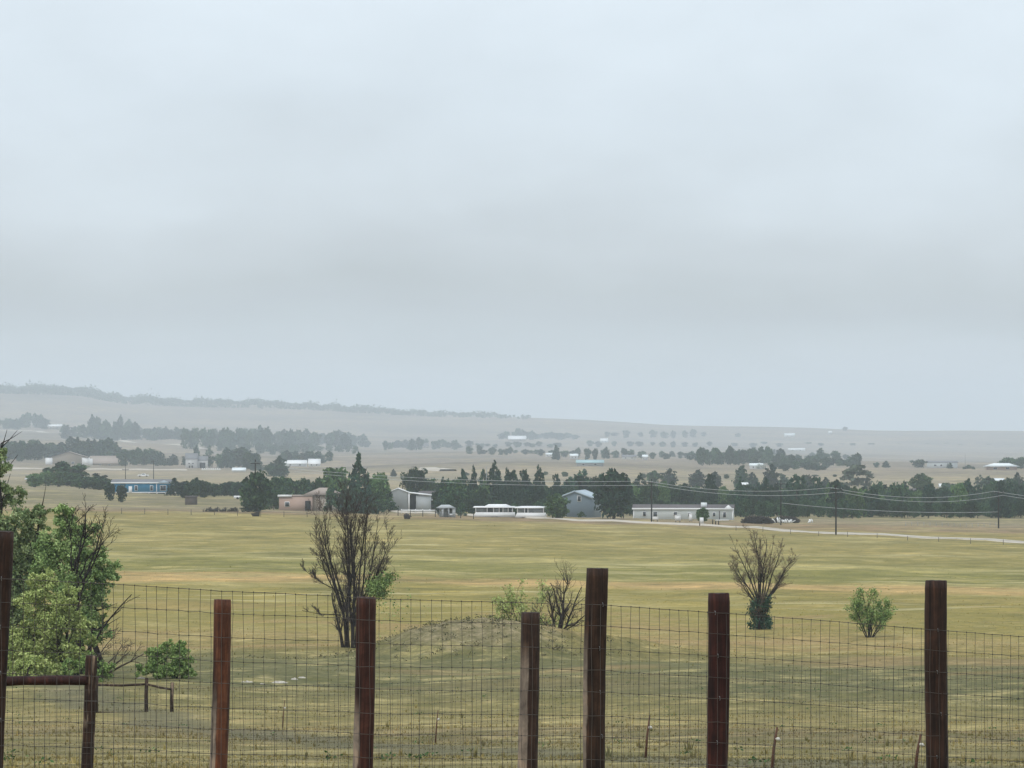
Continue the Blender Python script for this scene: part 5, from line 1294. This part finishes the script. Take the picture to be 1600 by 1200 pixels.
for j in range(len(xs)):
    obj('vertical_wire', MB().tube(GP[:, j] + [0, -.002, 0], WR * .95, 4, cap=False), fence, mat='fence_wire')
def knots(G, r, parent):
    P = G.reshape(-1, 3); o = np.array([[1,0,0],[-1,0,0],[0,1,0],[0,-1,0],[0,0,1],[0,0,-1]]) * r * np.array([1.0, 1.0, 1.25])
    V = (P[:, None] + o[None]).reshape(-1, 3)
    T = np.array([(0,2,4),(2,1,4),(1,3,4),(3,0,4),(2,0,5),(1,2,5),(3,1,5),(0,3,5)])
    Tt = (np.arange(len(P))[:, None, None] * 6 + T[None]).reshape(-1, 3)
    obj('wire_knots', mk_mesh('wire_knots', V, [Tt], ['rusty_knot']), parent)['kind'] = 'stuff'
knots(GP, .0038, fence)
def near_post(u, vt, ub, w_, mat, seed, label, sweep=0):
    x = (u-800) * 19.0 / F
    for _ in range(6): d = fence_d(x); x = (u-800) * d / F
    wood_post(fence, 'post', u, vt, ub, 1200, fence_d(x) + px(w_, 19) / 2 + .012, w_, mat, seed, label, sweep=sweep)
near_post(2, 830, -12, 36, 'dark_brown_timber', 1, 'dark post cut by the edge of the photograph')
near_post(934.5, 888, 930, 33.5, 'edge_worn_timber', 2, 'tallest central post, dark brown with a worn edge', -.006)
near_post(1122, 927, 1119.5, 33.5, 'red_brown_timber', 3, 'deep red-brown post')
near_post(1463.5, 907, 1464.5, 35.5, 'dark_brown_timber', 4, 'wide dark brown post')
def staples(u, seed):
    x = (u-800) * 19.0 / F
    for _ in range(6): d = fence_d(x); x = (u-800) * d / F
    sb = np.random.default_rng(seed); nx_ = int(np.argmin(np.abs(xs - x)))
    for k in range(0, NR, 2):
        p = GP[k, nx_] + [sb.uniform(-.012, .012), -.003, 0]
        obj('staple', MB().tube([p + [-.002, .016, .009], p + [0, -.001, .007], p + [.001, -.002, -.006], p + [0, .016, -.009]], .0013, 4), fence, mat='pale_pole')
for u_ in (6, 932, 1121, 1464): staples(u_, u_)
for u_, s_ in ((-560, 21), (2050, 22)): near_post(u_, 900, u_, 34, 'dark_brown_timber', s_, None)
# loose row of posts just behind the near fence
wood_post(None, 'wooden_post', 347.5, 937, 340.5, 1198, 20.2, 28, 'rust_red_timber', 5, 'rust red timber post with a pale weathered left side', 'post')
wood_post(None, 'wooden_post', 572.5, 933, 565.5, 1198, 20.8, 30.5, 'split_red_timber', 6, 'red-brown timber post standing in front of the bare tree', 'post')
wood_post(None, 'wooden_post', 827.5, 957, 824.5, 1198, 21.4, 30, 'half_worn_timber', 7, 'short brown post with bare grey wood down its left side, before the mound shrub', 'post', sweep=.004)
# second fence, farther down the slope
D2 = 41.0
vt2 = [(-900, 1085), (0, 1078), (300, 1074), (650, 1066), (950, 1054), (1300, 1048), (1600, 1046), (2500, 1040)]
org2 = (-4.1, D2, -3.0)
f2 = empty('wire_fence', org2, 0, 'second wire fence lower on the slope with a log brace rail', 'fence')
st2 = .0508 * 1.0; xs2 = np.arange(-7.0, 7.0, st2)
zt2 = EYE - (np.interp(800 + F * xs2 / D2, [p[0] for p in vt2], [p[1] for p in vt2]) - HOR) * D2 / F
J2 = np.cumsum(rw.normal(0, .0015, (11, len(xs2))), 0)
GP2 = np.stack([xs2[None] + J2, D2 + xs2[None] * .05 + J2 * 0, zt2[None] - PIT * np.arange(11)[:, None] + rw.normal(0, .002, (11, len(xs2)))], -1) - np.array(org2)
for k in range(11): obj('horizontal_wire', MB().tube(GP2[k], .0013, 3, cap=False), f2, mat='fence_wire')
for j in range(len(xs2)): obj('vertical_wire', MB().tube(GP2[:, j] + [0, -.003, 0], .0013, 3, cap=False), f2, mat='fence_wire')
knots(GP2, .005, f2)
wood_post(f2, 'post', 144, 1024, 135.5, 1198, D2 + .02, 18, 'worn_brown_timber', 8, 'brown post holding the log rail', H=1.7)
wood_post(f2, 'post', -14, 1014, -20, 1198, D2 + .02, 18, 'dark_brown_timber', 9, None, H=1.7)
for u_ in (-700, 2300): wood_post(f2, 'post', u_, 1020, u_, 1198, D2 + u_ * 0.0003, 18, 'dark_brown_timber', 9, None, H=1.7)
a = np.array([(-14-800)*D2/F, D2, EYE-(1064-HOR)*D2/F]) - np.array(org2); b = np.array([(137-800)*D2/F, D2, EYE-(1062.5-HOR)*D2/F]) - np.array(org2)
k = np.linspace(0, 1, 14)[:, None]
obj('log_rail', MB().tube(a + (b-a) * k + rw.normal(0, .0025, (14, 3)), .047 + rw.normal(0, .0015, 14), 12), f2, mat='red_brown_timber')

# ------------------------------------------------------------------ haze
mh = bpy.data.materials.new('haze'); mh.use_nodes = True; mh.node_tree.nodes.clear(); th_ = NT(mh.node_tree)
vol = th_.n('ShaderNodeVolumePrincipled', None, Color=(0.85, 0.93, 1.0), Density=0.00012, Anisotropy=0.0)
th_.n('ShaderNodeOutputMaterial', None, Volume=vol.outputs[0])
MATS['haze'] = mh
zmin = float(Z.min()) - 1.5; zmax = float(Z.max()) + 30
hx = float(wd.max()) + 20
tag(obj('haze', MB().box(-hx, hx, -75, 14100, zmin, zmax), mat='haze'), 'thin pale rain haze filling the valley air', kind='stuff')
